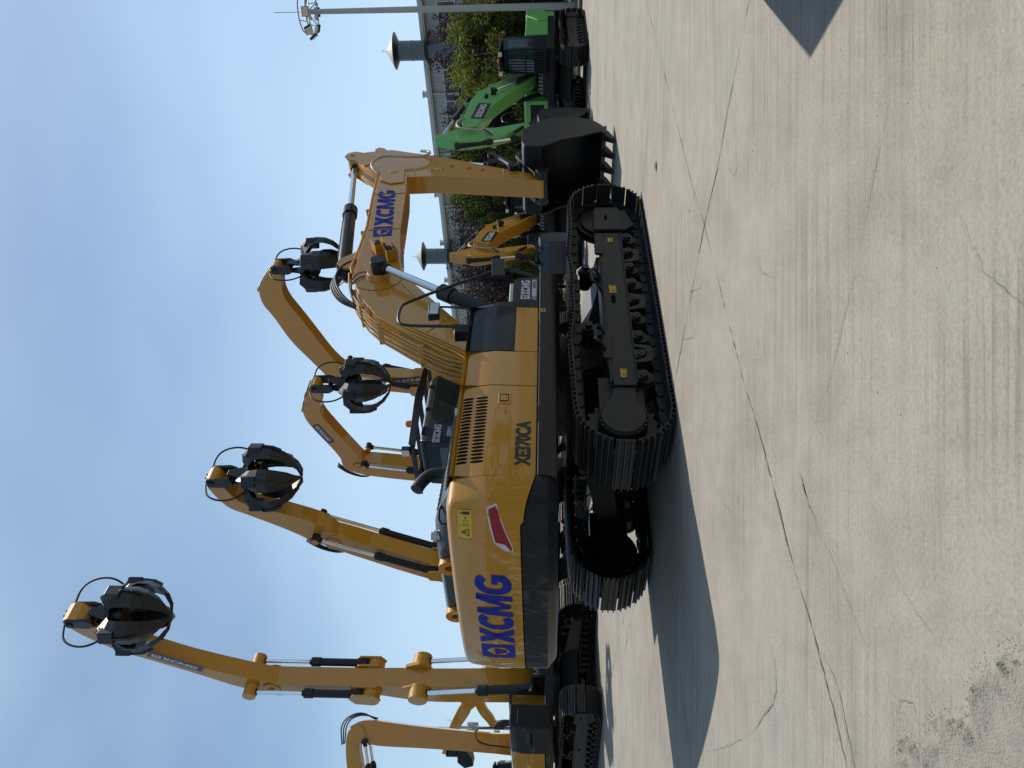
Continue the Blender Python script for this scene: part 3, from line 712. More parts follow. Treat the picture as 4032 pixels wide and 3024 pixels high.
    hyd_cyl('arm_cylinder', (3.02, 0, 4.83), (7.12, 0, 5.42), .52, .115, .058, root)
    sl_ = MB(); sl_.tube([(3.2, -.13, 4.95), (3.6, -.14, 5.0), (4.6, -.14, 5.14), (5.05, -.12, 5.16)], .012, smooth=1); obj('cylinder_line', sl_, 'black', root)
    # arm (stick)
    pr = [(7.12, 5.56), (6.98, 5.50), (6.96, 5.36), (6.62, 5.12), (6.15, 4.72), (6.05, 4.45), (6.12, 4.15), (6.15, 3.6), (6.02, 2.5), (5.90, 1.62), (5.88, 1.46), (5.95, 1.36), (6.07, 1.36), (6.15, 1.46), (6.22, 1.66), (6.60, 2.58), (7.08, 3.66), (7.42, 4.66), (7.40, 4.86), (7.26, 5.38), (7.24, 5.52)]
    b = MB(); b.prism(pr, -.19, .19); ar = obj('arm', b, paint, root, bevel=.015)
    rb = MB()
    for k, y in enumerate((-.11, -.04, .04, .11)): rb.tube([(6.075, y, 2.85), (6.045, y, 2.6), (5.93, y, 1.75)], .012, n=6)
    obj('arm_rib', rb, paint, ar)
    ap = MB()
    ap.prism([(7.05, 5.60), (6.92, 5.52), (6.9, 5.36), (6.6, 5.1), (6.75, 4.98), (7.25, 5.25), (7.3, 5.42), (7.22, 5.56)], -.215, -.19); ap.prism([(7.05, 5.60), (6.92, 5.52), (6.9, 5.36), (6.6, 5.1), (6.75, 4.98), (7.25, 5.25), (7.3, 5.42), (7.22, 5.56)], .19, .215)
    ap.cyl((7.12, -.22, 5.44), (7.12, -.235, 5.44), .05, n=16)
    ap.prism([(7.42, 4.70), (7.62, 4.86), (7.66, 4.98), (7.56, 5.05), (7.34, 5.0)], -.14, -.10); ap.prism([(7.42, 4.70), (7.62, 4.86), (7.66, 4.98), (7.56, 5.05), (7.34, 5.0)], .10, .14)
    obj('arm_bracket', ap, paint, ar, bevel=.006)
    sm = MB()
    for x, z in ((6.60, 3.3), (6.50, 2.93), (6.42, 2.66)): sm.box(x - .04, x + .04, -.22, -.19, z - .03, z + .03)
    sm.tube([(6.20, -.192, 4.0), (6.95, -.192, 4.12)], .009, n=5); sm.tube([(6.06, -.192, 2.2), (6.42, -.192, 2.25)], .009, n=5)
    obj('weld_seam', sm, paint, ar)
    warn_sticker(ar, lambda s, t, o: (6.35 + s * .25 + t, -.19 - o, 3.75 - s * .98 + t * .25), .33, .13)
    hh = MB(); hh.tube([(6.1, -.30, 4.72), (6.25, -.34, 4.86), (6.5, -.36, 4.90), (6.78, -.36, 4.70), (6.72, -.34, 4.2), (6.78, -.32, 3.85), (7.05, -.30, 3.75), (7.22, -.24, 4.0)], .030, n=10, smooth=3); obj('hydraulic_hose', hh, 'cream', ar, smooth=60)
    hyd_cyl('bucket_cylinder', (7.50, 0, 4.92), (6.95, 0, 2.50), .55, .10, .055, root)
    lk = MB()
    for y in (-.25, .25):
        lk.tube([(6.95, y, 2.50), (6.75, y, 2.28), (6.42, y * 1.0, 2.05)], [.05, .06, .065], n=8, smooth=1); lk.cyl((6.40, y - .05, 2.04), (6.40, y + .05, 2.04), .10, n=16); lk.cyl((6.95, y - .04, 2.5), (6.95, y + .04, 2.5), .09, n=16)
    lk.tube([(6.95, 0, 2.50), (6.85, 0, 1.9)], .09, n=8); lk.cyl((6.85, -.2, 1.88), (6.85, .2, 1.88), .09, n=14); lk.cyl((6.4, -.25, 2.04), (6.4, .25, 2.04), .05, n=12)
    obj('bucket_link', lk, 'black', root, smooth=50)
    bucket(root, [(6.28, 1.80), (6.50, 1.86), (6.95, 1.86), (7.35, 1.66), (7.62, 1.25), (7.66, .80), (7.50, .44), (7.20, .24), (6.90, .19)], [(6.88, .25), (6.70, .62), (6.55, 1.05), (6.28, 1.38), (6.24, 1.44)], .74, (6.0, 1.45), (6.85, 1.88), teeth=5, tdir=(-.34, -.20))

def bucket(root, shell, edge, hw, hinge, link_pin, m_='bucket', teeth=4, tdir=(-.26, -.20), mt='bucket', bar=True):
    b = MB(); n = len(shell); c = Vector((sum(p[0] for p in shell) / n, sum(p[1] for p in shell) / n))
    inn = [(p[0] + (c.x - p[0]) * .045, p[1] + (c.y - p[1]) * .045) for p in shell]
    b.prism(shell + inn[::-1], -hw, hw)
    side = shell + edge
    for y in (-hw - .006, hw - .024): b.prism(side, y, y + .03)
    bk = obj('bucket', b, m_, root, bevel=.006)
    k = MB()
    for y in (-hw - .02, hw - .01): k.prism([edge[0], edge[1], (edge[1][0] + .09, edge[1][1] + .03), (edge[0][0] + .14, edge[0][1] + .0)], y, y + .03)
    obj('side_cutter', k, m_, bk)
    e = MB()
    for y in (-.30, .27):
        e.prism([(hinge[0] - .10, hinge[1] - .07), (hinge[0] - .03, hinge[1] - .12), (hinge[0] + .12, hinge[1] - .10), (shell[1][0] + .05, shell[1][1] - .05), (shell[2][0] + .12, shell[2][1] - .05), (link_pin[0] + .12, link_pin[1] + .08), (link_pin[0] - .06, link_pin[1] + .12), (hinge[0] + .45, hinge[1] + .42), (hinge[0] - .05, hinge[1] + .15)], y - .02, y + .05)
    e.cyl((hinge[0], -.36, hinge[1]), (hinge[0], .36, hinge[1]), .10, n=20); e.cyl((hinge[0], -.38, hinge[1]), (hinge[0], -.33, hinge[1]), .13, n=20); e.cyl((link_pin[0], -.34, link_pin[1]), (link_pin[0], .34, link_pin[1]), .07, n=16)
    obj('bucket_ear', e, 'black', bk, bevel=.005)
    if bar:
        q = MB(); q.prism([(shell[0][0] - .02, shell[0][1] - .34), (shell[0][0] - .02, shell[0][1] + .02), (shell[0][0] + .28, shell[0][1] + .05), (shell[0][0] + .28, shell[0][1] - .34)], -hw, hw); obj('torque_bar', q, 'dark', bk, bevel=.04)
    lx, lz = shell[-1]; d = Vector((tdir[0], tdir[1]))
    lp = MB(); lp.prism([(lx - .10, lz - .0), (lx + .25, lz - .04), (lx + .25, lz + .03), (lx - .08, lz + .07)], -hw - .01, hw + .01); obj('cutting_lip', lp, m_, bk, bevel=.006)
    for i in range(teeth):
        y = -hw + .08 + (2 * hw - .16) * i / (teeth - 1); t = MB()
        nrm = Vector((-d.y, d.x)).normalized()
        def rr(k, w_, h_):
            p = Vector((lx, lz + .02)) + d * k; return [(p.x + nrm.x * h_ * a, y + w_ * b_, p.y + nrm.y * h_ * a) for a, b_ in ((-1, -1), (1, -1), (1, 1), (-1, 1))]
        t.loft([rr(-.25, .075, .07), rr(.05, .08, .08), rr(.45, .062, .06), rr(.93, .04, .022), rr(1.0, .028, .008)]); obj('tooth', t, mt, bk, bevel=.006)
    return bk

root = empty('excavator', (-.027, 10.75, 0), 41)
tag(root, 'large yellow excavator with blue lettering on its tail, nearest the camera, bucket on the ground', 'excavator', 'excavators on the yard')
undercarriage(root, yaw=-3.6)
upper_structure(root)
boom_main(root)
MAIN = root

# ------------------------------------------------------------------ ground
def ground_material():
    M = bpy.data.materials.new('yard_concrete'); M.use_nodes = True; n = M.node_tree; b = n.nodes['Principled BSDF']; L = n.links.new
    tc = n.nodes.new('ShaderNodeTexCoord')
    def noi(sc, det=6, rough=.55, vec=None):
        q = n.nodes.new('ShaderNodeTexNoise'); q.inputs['Scale'].default_value = sc; q.inputs['Detail'].default_value = det; q.inputs['Roughness'].default_value = rough
        L(vec or tc.outputs['Object'], q.inputs['Vector']); return q.outputs['Fac']
    def ramp(src, stops):
        r = n.nodes.new('ShaderNodeValToRGB'); e = r.color_ramp.elements
        while len(e) < len(stops): e.new(.5)
        for k, (p, c) in enumerate(stops): e[k].position = p; e[k].color = (*c, 1) if len(c) == 3 else c
        L(src, r.inputs['Fac']); return r.outputs['Color']
    def mix(mode, a, c, f=1.0):
        m_ = n.nodes.new('ShaderNodeMixRGB'); m_.blend_type = mode
        for i_, v in (('Color1', a), ('Color2', c)):
            if isinstance(v, tuple): m_.inputs[i_].default_value = (*v, 1)
            else: L(v, m_.inputs[i_])
        if isinstance(f, float): m_.inputs['Fac'].default_value = f
        else: L(f, m_.inputs['Fac'])
        return m_.outputs['Color']
    base = ramp(noi(.55, 8, .6), [(.3, (.222, .200, .170)), (.5, (.276, .247, .206)), (.7, (.268, .250, .218))])
    g2 = ramp(noi(2.3, 8, .65), [(.35, (.89, .90, .90)), (.55, (1, 1, 1)), (.75, (1.05, 1.03, 1.0))]); c = mix('MULTIPLY', base, g2)
    # long scuffs: noise stretched along two headings
    for ang, sc, lo in ((62, (.7, 14, 1), .84), (70, (.6, 20, 1), .88), (-46, (.5, 7, 1), .88)):
        mp = n.nodes.new('ShaderNodeMapping'); mp.inputs['Rotation'].default_value = (0, 0, R(ang)); mp.inputs['Scale'].default_value = sc; L(tc.outputs['Object'], mp.inputs['Vector'])
        st = ramp(noi(1.0, 6, .6, mp.outputs[0]), [(.36, (lo, lo, lo * 1.01)), (.52, (1, 1, 1)), (.70, (1.05, 1.04, 1.02))])
        mk = ramp(noi(.35, 2, .5), [(.42, (0, 0, 0)), (.62, (1, 1, 1))]); c = mix('MULTIPLY', c, st, mk)
    md = ramp(noi(9, 9, .78), [(.33, (.88, .872, .86)), (.48, (1, 1, 1)), (.66, (1.05, 1.04, 1.03))]); c = mix('MULTIPLY', c, md)
    # straight scrape marks left by tracks
    for ang, w_, sd_ in ((-60, 26, 3.3), (-66, 44, 9.1), (48, 30, 5.7)):
        mp = n.nodes.new('ShaderNodeMapping'); mp.inputs['Rotation'].default_value = (0, 0, R(-ang)); mp.inputs['Location'].default_value = (sd_, sd_, 0); mp.inputs['Scale'].default_value = (.5, w_, 1); L(tc.outputs['Object'], mp.inputs['Vector'])
        st = ramp(noi(1.0, 4, .7, mp.outputs[0]), [(.32, (.74, .74, .735)), (.46, (1, 1, 1)), (.62, (1, 1, 1)), (.76, (1.18, 1.17, 1.15))]); mk = ramp(noi(.62 + w_ * .003, 3, .6), [(.43, (0, 0, 0)), (.55, (1, 1, 1))]); c = mix('MULTIPLY', c, st, mk)
    # pits and pale chips
    vo = n.nodes.new('ShaderNodeTexVoronoi'); vo.inputs['Scale'].default_value = 16; L(tc.outputs['Object'], vo.inputs['Vector']); pt = ramp(vo.outputs['Distance'], [(.05, (.55, .52, .48)), (.10, (1, 1, 1))]); mk = ramp(noi(3, 3, .6), [(.52, (0, 0, 0)), (.60, (1, 1, 1))]); c = mix('MULTIPLY', c, pt, mk)
    vo = n.nodes.new('ShaderNodeTexVoronoi'); vo.inputs['Scale'].default_value = 23; L(tc.outputs['Object'], vo.inputs['Vector']); pt = ramp(vo.outputs['Distance'], [(.06, (1, 1, 1)), (.12, (0, 0, 0))]); mk = ramp(noi(2, 3, .6), [(.52, (0, 0, 0)), (.62, (.55, .55, .55))]); f_ = mix('MULTIPLY', pt, mk); c = mix('MIX', c, (.44, .42, .39), f_)
    fine = ramp(noi(55, 4, .75), [(.34, (.81, .80, .785)), (.5, (1, 1, 1)), (.66, (1.11, 1.10, 1.09))]); c = mix('MULTIPLY', c, fine)
    vf = ramp(noi(260, 2, .6), [(.28, (.72, .71, .70)), (.45, (1, 1, 1)), (.7, (1.10, 1.10, 1.09))]); c = mix('MULTIPLY', c, vf)
    mp = n.nodes.new('ShaderNodeMapping'); mp.inputs['Scale'].default_value = (9, 30, 1); mp.inputs['Rotation'].default_value = (0, 0, R(50)); L(tc.outputs['Object'], mp.inputs['Vector'])
    sp = ramp(noi(1.0, 3, .6, mp.outputs[0]), [(.24, (.62, .58, .52)), (.30, (1, 1, 1))]); c = mix('MULTIPLY', c, sp)
    sc_ = ramp(noi(1.3, 3, .6, mp.outputs[0]), [(.73, (0, 0, 0)), (.80, (.6, .6, .6))]); c = mix('MIX', c, (.42, .40, .375), sc_)
    L(c, b.inputs['Base Color']); b.inputs['Roughness'].default_value = .82; b.inputs['Specular IOR Level'].default_value = .3
    bb = n.nodes.new('ShaderNodeBump'); bb.inputs['Strength'].default_value = .35; bb.inputs['Distance'].default_value = .004; L(noi(90, 5, .7), bb.inputs['Height']); L(bb.outputs[0], b.inputs['Normal'])
    return M
MT['ground'] = ground_material()
g = MB(); g.add([(-900, -300, 0), (900, -300, 0), (900, 1500, 0), (-900, 1500, 0)], [(0, 1, 2, 3)])
struct('ground', g, 'ground', smooth=0)

# ------------------------------------------------------------------ generic machines standing behind
def upper_simple(root, paint, front=2.0, tail=-3.3, w=1.45, top=2.3, cabx=(.55, 2.05), cabz=3.1, z0=1.2, cw=True, box_front=None, guard=True, beacon=True, brandcab=False, wr=None, bi=-.5):
    wr = wr or w
    dk = MB(); dk.box(tail + .5, front - .1, -w + .02, w - .02, z0, z0 + .22); obj('deck', dk, 'dark', root, bevel=.02)
    z1 = z0 + .222
    c = MB(); pr = [(tail + .95, -w), (tail + .35, -w + .02), (tail + .1, -w + .3), (tail, -.5), (tail, .5), (tail + .1, w - .3), (tail + .35, w - .02), (tail + .95, w)]
    c.prism(pr, z0 - .02, top, ax='z'); obj('counterweight', c, paint, root, bevel=.06)
    bx = box_front if box_front is not None else front
    h = MB(); h.prism([(-wr, z1), (-wr, top - .3), (-wr + .06, top - .03), (-wr + .12, top), (-.45, top), (-.45, z1)], tail + .96, bx - 1.45, ax='x'); hs = obj('engine_housing', h, paint, root, bevel=.02)
    for k in range(7):
        v = MB(); x = tail + 1.3 + k * .12; v.box(x, x + .05, -wr - .006, -wr + .02, top - .62, top - .36); obj('vent_slot', v, 'slot', hs)
    t = MB(); t.prism([(-wr, z1 - .15), (-wr, top - .28), (-wr + .06, top - .03), (-wr + .12, top), (bi, top), (bi, z1 - .15)], bx - 1.44, bx, ax='x'); tb = obj('toolbox', t, 'dark' if paint == 'yellow' else paint, root, bevel=.04)
    g = MB(); g.box(bx - .9, bx - .3, -wr - .004, -wr + .02, z1 + .3, z1 + .36); obj('toolbox_handle', g, 'slot', tb)
    g = MB(); g.box(bx - .01, bx + .006, -wr + .12, bi - .12, z1 + .12, top - .2); obj('toolbox_door', g, 'dark', tb, bevel=.01)
    l = MB(); l.box(tail + .96, cabx[0] - .15, .5, w, z1, top - .02); obj('left_housing', l, paint, root, bevel=.03)
    l = MB(); l.box(tail + .9, cabx[0] - .2, -.6, .6, z1, top + .12); obj('hood', l, 'hood', root, bevel=.05)
    l = MB(); l.prism([(-.2, z1), (.55, z1), (.5, 2.1), (.15, 2.25), (-.1, 2.1)], -.42, -.34); l.prism([(-.2, z1), (.55, z1), (.5, 2.1), (.15, 2.25), (-.1, 2.1)], .34, .42); l.box(-.6, front - .5, -.4, .4, z1 - .1, z1 + .16)
    obj('boom_mount', l, 'black', root, bevel=.01)
    ml = MB()
    for k in range(9): ml.tube([(-.5 + k * .03, -.3 + k * .075, z1 + .1), (-.1, -.3 + k * .075, z1 + .45 + .04 * (k % 3)), (.7, -.3 + k * .07, z1 + .35), (.9, -.3 + k * .07, z1 + .1)], .022, n=6, smooth=1)
    obj('hydraulic_hose', ml, 'rubber', root)
    for k in range(6):
        q = MB(); y = -.33 + k * .13; q.cyl((front - .55, y, z1 + .08), (front - .55, y, z1 + .30), .03, n=8); q.cyl((front - .55, y, z1 + .2), (front - .42, y, z1 + .2), .02, n=8); obj('pipe_fitting', q, 'steel', root)
    q = MB(); q.box(front - .8, front - .56, -.42, .42, z1 + .0, z1 + .34); obj('valve_block', q, 'black', root, bevel=.02)
    x0, x1 = cabx
    cb = cab(root, x0, x1, .5, w, z1, cabz, label=brandcab)
    gf = MB()
    if guard:
        for k in range(9): y = .56 + k * (w - .62) / 8; gf.cyl((x1 + .06, y, z1 + .1), (x1 - .04, y, cabz - .1), .012, n=6)
        for z in (z1 + .1, z1 + .75, cabz - .12): gf.cyl((x1 + .05, .54, z), (x1 + .05, w, z), .022, n=6)
        obj('cab_guard', gf, 'black', cb)
    rf = MB(); rf.box(x0 + .1, x1 + .12, .48, w + .02, cabz + .02, cabz + .09); obj('roof_guard', rf, 'black', cb, bevel=.01)
    if beacon:
        be = MB(); be.lathe([(.06, 0), (.06, .1), (.03, .14)], (x0 + .35, .62, cabz + .09), 12); obj('beacon', be, 'orange', cb)
    for y in (.6, w - .12):
        lp = MB(); lp.box(x1 + .12, x1 + .2, y - .06, y + .06, cabz - .02, cabz + .1); obj('work_lamp', lp, 'lens', cb)
    hr = MB(); hr.tube([(bx - .1, -wr + .05, z1), (bx - .1, -wr + .05, top + .7), (bx - .3, -wr + .05, top + .85), (bx - 1.0, -wr + .05, top + .85), (bx - 1.2, -wr + .05, top + .02)], .02, n=8, smooth=2)
    obj('handrail', hr, 'black', root)
    ex = MB(); ex.tube([(tail + 1.9, -.3, top), (tail + 1.9, -.3, top + .45), (tail + 1.7, -.3, top + .55)], .07, n=12, smooth=1); obj('exhaust_pipe', ex, 'rubber', root)
    return cb

def outline(name, front, back, hw, m_, parent, bevel=.02):
    def ch(P):
        for _ in range(2):
            Q = [P[0]]
            for p, q in zip(P, P[1:]): Q += [(p[0] * .78 + q[0] * .22, p[1] * .78 + q[1] * .22), (p[0] * .22 + q[0] * .78, p[1] * .22 + q[1] * .78)]
            P = Q + [P[-1]]
        return P
    b = MB()
    pts = ch(front) + ch(back)[::-1]; b.prism(pts, -hw, hw); return obj(name, b, m_, parent, bevel=bevel)

def grapple(root, tip, closed=True, n=5, rot=.3, Rm=.82, L=2.75, spread=0.0):
    x, z = tip; top = z - .05
    b = MB(); b.cyl((x, -.34, z), (x, .34, z), .09, n=14)
    for y in (-.26, .26): b.prism([(x - .14, z + .12), (x + .14, z + .12), (x + .17, z - .45), (x + .08, z - .62), (x - .08, z - .62), (x - .17, z - .45)], y - .045, y + .045)
    b.cyl((x, -.3, z - .5), (x, .3, z - .5), .085, n=14)
    for xx in (-.16, .16): b.prism([(-.10, z - .45), (.10, z - .45), (.20, z - .85), (.16, z - 1.0), (-.16, z - 1.0), (-.20, z - .85)], x + xx - .03, x + xx + .03, ax='x')
    lk = obj('grapple_link', b, 'black', root, bevel=.01)
    zz = z - .98
    h = MB(); h.lathe([(.20, 0), (.38, -.02), (.40, -.14), (.34, -.18), (.36, -.30), (.44, -.34), (.42, -.46), (.25, -.56)], (x, 0, zz), 24)
    hub = obj('grapple_head', h, 'black', root, smooth=40)
    zb = zz - .12
    for k in range(n):
        a = rot + 2 * pi * k / n; M = Matrix.Translation((x, 0, 0)) @ Matrix.Rotation(a, 4, 'Z')
        t = MB()
        prof = [(.42, zb, .15, .26), (.62, zb - .03, .24, .30), (.80, zb - .20, .29, .22), (.86, zb - .45, .34, .13), (.84, zb - .72, .34, .10), (.74, zb - .98, .29, .08), (.57, zb - 1.20, .22, .07), (.32, zb - 1.38, .10, .06), (.05, zb - 1.46, .04, .04)]
        rings = []
        for i, (r_, z_, w_, th) in enumerate(prof):
            p = prof[max(i - 1, 0)]; q = prof[min(i + 1, len(prof) - 1)]; d = Vector((q[0] - p[0], q[1] - p[1])).normalized(); nx, nz = -d.y, d.x
            rr = r_ * Rm / .82 * (1 + spread * i / 8); o = th / 2
            rings.append([M @ Vector((rr - o - w_ * .16, -w_, z_)), M @ Vector((rr + nx * o, -w_ * .35, z_ + nz * o)), M @ Vector((rr + nx * o * 1.6, 0, z_ + nz * o * 1.6)), M @ Vector((rr + nx * o, w_ * .35, z_ + nz * o)), M @ Vector((rr - o - w_ * .16, w_, z_)), M @ Vector((rr - nx * o - .03, 0, z_ - nz * o))])
        t.loft(rings); t.add([M @ Vector(p) for p in [(.70, -.14, zb + .05), (.96, -.14, zb - .1), (.98, -.14, zb - .42), (.86, -.14, zb - .3), (.70, .14, zb + .05), (.96, .14, zb - .1), (.98, .14, zb - .42), (.86, .14, zb - .3)]], [(0, 1, 2, 3), (7, 6, 5, 4), (0, 4, 5, 1), (1, 5, 6, 2), (2, 6, 7, 3), (3, 7, 4, 0)])
        for i in range(1, 6):
            p, q = prof[i], prof[i + 1]
            t.add([M @ Vector(v) for v in [(p[0] * Rm / .82 + .06, -.02, p[1]), (p[0] * Rm / .82 + .16, -.02, p[1]), (q[0] * Rm / .82 + .15, -.02, q[1]), (q[0] * Rm / .82 + .05, -.02, q[1]), (p[0] * Rm / .82 + .06, .02, p[1]), (p[0] * Rm / .82 + .16, .02, p[1]), (q[0] * Rm / .82 + .15, .02, q[1]), (q[0] * Rm / .82 + .05, .02, q[1])]], [(0, 1, 2, 3), (7, 6, 5, 4), (0, 4, 5, 1), (1, 5, 6, 2), (2, 6, 7, 3), (3, 7, 4, 0)]) if i < 5 else None
        tn = obj('grapple_tine', t, 'black', hub, bevel=.008, smooth=0)
        c = MB(); c.box(.62, 1.0, -.16, .16, zb - .46, zb - .06, M); obj('tine_housing', c, 'black', tn, bevel=.03)
        c = MB(); c.cyl(M @ Vector((.30, 0, zz + .05)), M @ Vector((.76, 0, zb - .12)), .06, n=10); obj('tine_cylinder', c, 'dark', tn)
    hs = MB(); hs.tube([(x - .1, -.25, z + .2), (x - .05, -.75, z + .0), (x, -.95, z - .6), (x, -.7, z - 1.05), (x, -.35, z - 1.1)], .028, n=8, smooth=3); hs.tube([(x - .1, .25, z + .2), (x + .1, .9, z + .15), (x + .1, 1.15, z - .5), (x, .8, z - 1.15), (x, .35, z - 1.1)], .028, n=8, smooth=3)
    obj('hydraulic_hose', hs, 'rubber', hub, smooth=60)

def handler(loc, th, label, boom, arm, elbow, tip, paint='yellow', acyl=None, bcyl=None, plate=None, full=True, rot=.3, hw=.28, lower=True, br=.15):
    r = empty('material_handler', (loc[0], loc[1], 0), th); tag(r, label, 'excavator', 'tall grab machines parked in a row')
    if lower: undercarriage(r, g=1.5, w=.7, detail=False)
    upper_simple(r, paint, wr=2.05, bi=-1.42)
    bo = outline('boom', boom[0], boom[1], hw, paint, r); ar = outline('arm', arm[0], arm[1], hw - .03, paint, r)
    e = MB()
    for y in (-hw - .03, hw): e.cyl((elbow[0], y, elbow[1]), (elbow[0], y + .03, elbow[1]), .26, n=20)
    e.cyl((elbow[0], -hw - .07, elbow[1]), (elbow[0], hw + .07, elbow[1]), .09, n=14); obj('elbow_pin', e, paint, bo, bevel=.01)
    if bcyl:
        (x0, z0), (x1, z1) = bcyl
        for y in (-.47, .47): hyd_cyl('boom_cylinder', (x0, y, z0), (x1, y, z1), .48, .12, .065, r)
        q = MB()
        for s in (-1, 1): q.cyl((x1 - .05, s * hw, z1 + .05), (x1 - .05, s * .66, z1 + .05), .27, n=20); q.prism([(x1 - .3, z1 - .3), (x1 - .3, z1 + .35), (x1 + .05, z1 + .5), (x1 + .22, z1 + .1), (x1 + .15, z1 - .15)], s * hw - .02, s * (hw + .08))
        obj('cylinder_bracket', q, paint, bo, bevel=.01)
    if acyl:
        (x0, z0), (x1, z1) = acyl
        for y in (-.47, .47): hyd_cyl('arm_cylinder', (x0, y, z0), (x1, y, z1), .5, .11, .06, r)
        q = MB()
        for s in (-1, 1):
            for yy in (.32, .58): q.prism([(x0 - .35, z0 - .25), (x0 - .3, z0 + .15), (x0 - .02, z0 + .30), (x0 + .16, z0 + .15), (x0 + .16, z0 - .45), (x0 - .1, z0 - .6)], s * yy - .025, s * yy + .025)
            q.cyl((x0 - .12, s * hw, z0 - .3), (x0 - .12, s * .6, z0 - .3), br, n=18)
        obj('cylinder_bracket', q, paint, bo, bevel=.01)
        q = MB()
        for s in (-1, 1): q.cyl((x1, s * (hw - .05), z1), (x1, s * .62, z1), br * .75, n=18)
        obj('cylinder_bracket', q, paint, ar, bevel=.01)
    hs = MB()
    for k in range(3): hs.tube([(elbow[0] - .35, -.1 + .08 * k, elbow[1] - .6), (elbow[0] - .75 - .08 * k, -.1 + .08 * k, elbow[1] - .1), (elbow[0] - .5 - .05 * k, -.1 + .08 * k, elbow[1] + .55), (elbow[0] - .1, -.1 + .08 * k, elbow[1] + .9)], .025, n=6, smooth=2)
    obj('hydraulic_hose', hs, 'rubber', bo)
    if plate:
        (px, pz, ang, w_, h_) = plate
        mp_ = side_map(px, -(hw - .03) - .006, pz, ang)
        plate_brand(ar, (lambda s, t, o: (lambda p: (p[0], p[1] - o, p[2]))(mp_(s, t))), w_, h_, 'navy', 'red')
    for t_ in (.25, .5, .75):
        i_ = int(t_ * (len(arm[1]) - 1)); p_ = arm[1][i_]; q = MB(); q.box(p_[0] - .05, p_[0] + .05, -.12, .12, p_[1] - .02, p_[1] + .09); obj('line_clamp', q, paint, ar, bevel=.01)
    for yy in (-.07, .07):
        q = MB(); q.tube([(p_[0] - .03, yy, p_[1] + .05) for p_ in arm[1]], .022, n=6, smooth=1); obj('hydraulic_line', q, 'rubber', ar, smooth=60)
        q = MB(); q.tube([(p_[0] - .05, yy, p_[1]) for p_ in boom[1]], .022, n=6, smooth=1); obj('hydraulic_line', q, paint, bo, smooth=60)
    tk = MB(); tk.cyl((tip[0], -.2, tip[1]), (tip[0], .2, tip[1]), .17, n=18); obj('arm_tip', tk, paint, ar)
    return r, bo, ar

TH = 131
rA, bA, aA = handler((-8.6, 21.7), TH, 'tallest grab machine at the far left, upright boom with its grapple high in the sky', 
    ([(.15, 1.55), (.55, 1.7), (.65, 2.03), (.52, 4.7), (.55, 5.6), (.50, 6.15), (.50, 8.1), (.52, 9.05), (.45, 9.3)], [(-.15, 1.55), (-.25, 2.0), (-.28, 2.9), (-.33, 4.7), (-.15, 5.5), (.05, 6.15), (.02, 8.2), (.0, 9.1), (.15, 9.3)]),
    ([(.52, 8.95), (.80, 9.68), (1.17, 10.5), (1.55, 11.25), (2.22, 12.25), (2.5, 12.5), (2.86, 12.78), (3.27, 13.0), (3.62, 13.35), (3.66, 13.62)], [(.0, 9.0), (.20, 9.95), (.80, 10.8), (1.18, 11.35), (1.88, 12.44), (2.1, 12.84), (2.55, 13.25), (2.9, 13.55), (3.3, 13.78), (3.55, 13.80)]),
    (.28, 9.1), (3.45, 13.62), acyl=((.42, 6.55), (.45, 9.62)), bcyl=((.95, 1.75), (.55, 4.85)), plate=(1.9, 12.15, -122, 1.5, .30), rot=.3, br=.25)
grapple(rA, (3.45, 13.62), rot=.1)
rB, bB, aB = handler((-6.9, 25.5), TH, 'grab machine second from the left, straight boom rising behind the tail of the big excavator', 
    ([(.3, 1.55), (.62, 2.0), (1.85, 5.0), (3.2, 7.65), (3.25, 7.95), (3.1, 8.1)], [(-.1, 1.6), (-.12, 2.2), (1.05, 5.2), (2.55, 7.9), (2.75, 8.15)]),
    ([(3.2, 7.75), (3.75, 8.12), (4.3, 9.3), (4.63, 10.13), (4.80, 10.42), (5.25, 10.62), (5.72, 10.80), (5.78, 11.0)], [(2.65, 7.95), (2.85, 8.5), (3.40, 9.1), (4.22, 10.34), (4.45, 10.75), (4.82, 10.96), (5.36, 11.15), (5.65, 11.16)]),
    (2.88, 7.95), (5.6, 10.98), acyl=((1.75, 4.9), (3.35, 8.35)), bcyl=None, rot=.5)
grapple(rB, (5.6, 10.98), rot=.35)
st_ = MB(); mm = side_map(3.0, -.262, 8.2, 60)
decal('hazard_label', rect(.42, .18), lambda s, t: mm(s, t), 'white', aB, 1)
decal('hazard_label', [[(.03, 0), (.10, 0), (.18, .18), (.11, .18)], [(.17, 0), (.24, 0), (.32, .18), (.25, .18)], [(.31, 0), (.38, 0), (.42, .09), (.42, .18), (.39, .18)]], lambda s, t: (lambda p: (p[0], p[1] - .004, p[2]))(mm(s, t)), 'red', aB, 1)
rC, bC, aC = handler((-3.4, 29.0), TH, 'grab machine behind the black cab, its arm pointing forward with a closed grapple', 
    ([(.3, 1.55), (.6, 2.0), (.62, 5.8), (.95, 8.2), (.8, 8.5)], [(-.1, 1.6), (-.2, 2.2), (-.2, 5.8), (.15, 8.1), (.35, 8.6)]),
    ([(.75, 8.05), (1.1, 8.25), (2.05, 8.73), (3.33, 9.33), (3.72, 9.22), (4.42, 9.09), (4.62, 9.2)], [(.3, 8.7), (.6, 9.0), (1.1, 8.95), (2.8, 9.82), (3.33, 9.93), (3.66, 9.86), (3.98, 9.7), (4.49, 9.5), (4.65, 9.4)]),
    (.6, 8.35), (4.5, 9.27), acyl=((.45, 4.9), (.95, 8.1)), plate=(2.75, 9.72, -154, 1.0, .26), rot=.2)
grapple(rC, (4.5, 9.27), rot=.0)
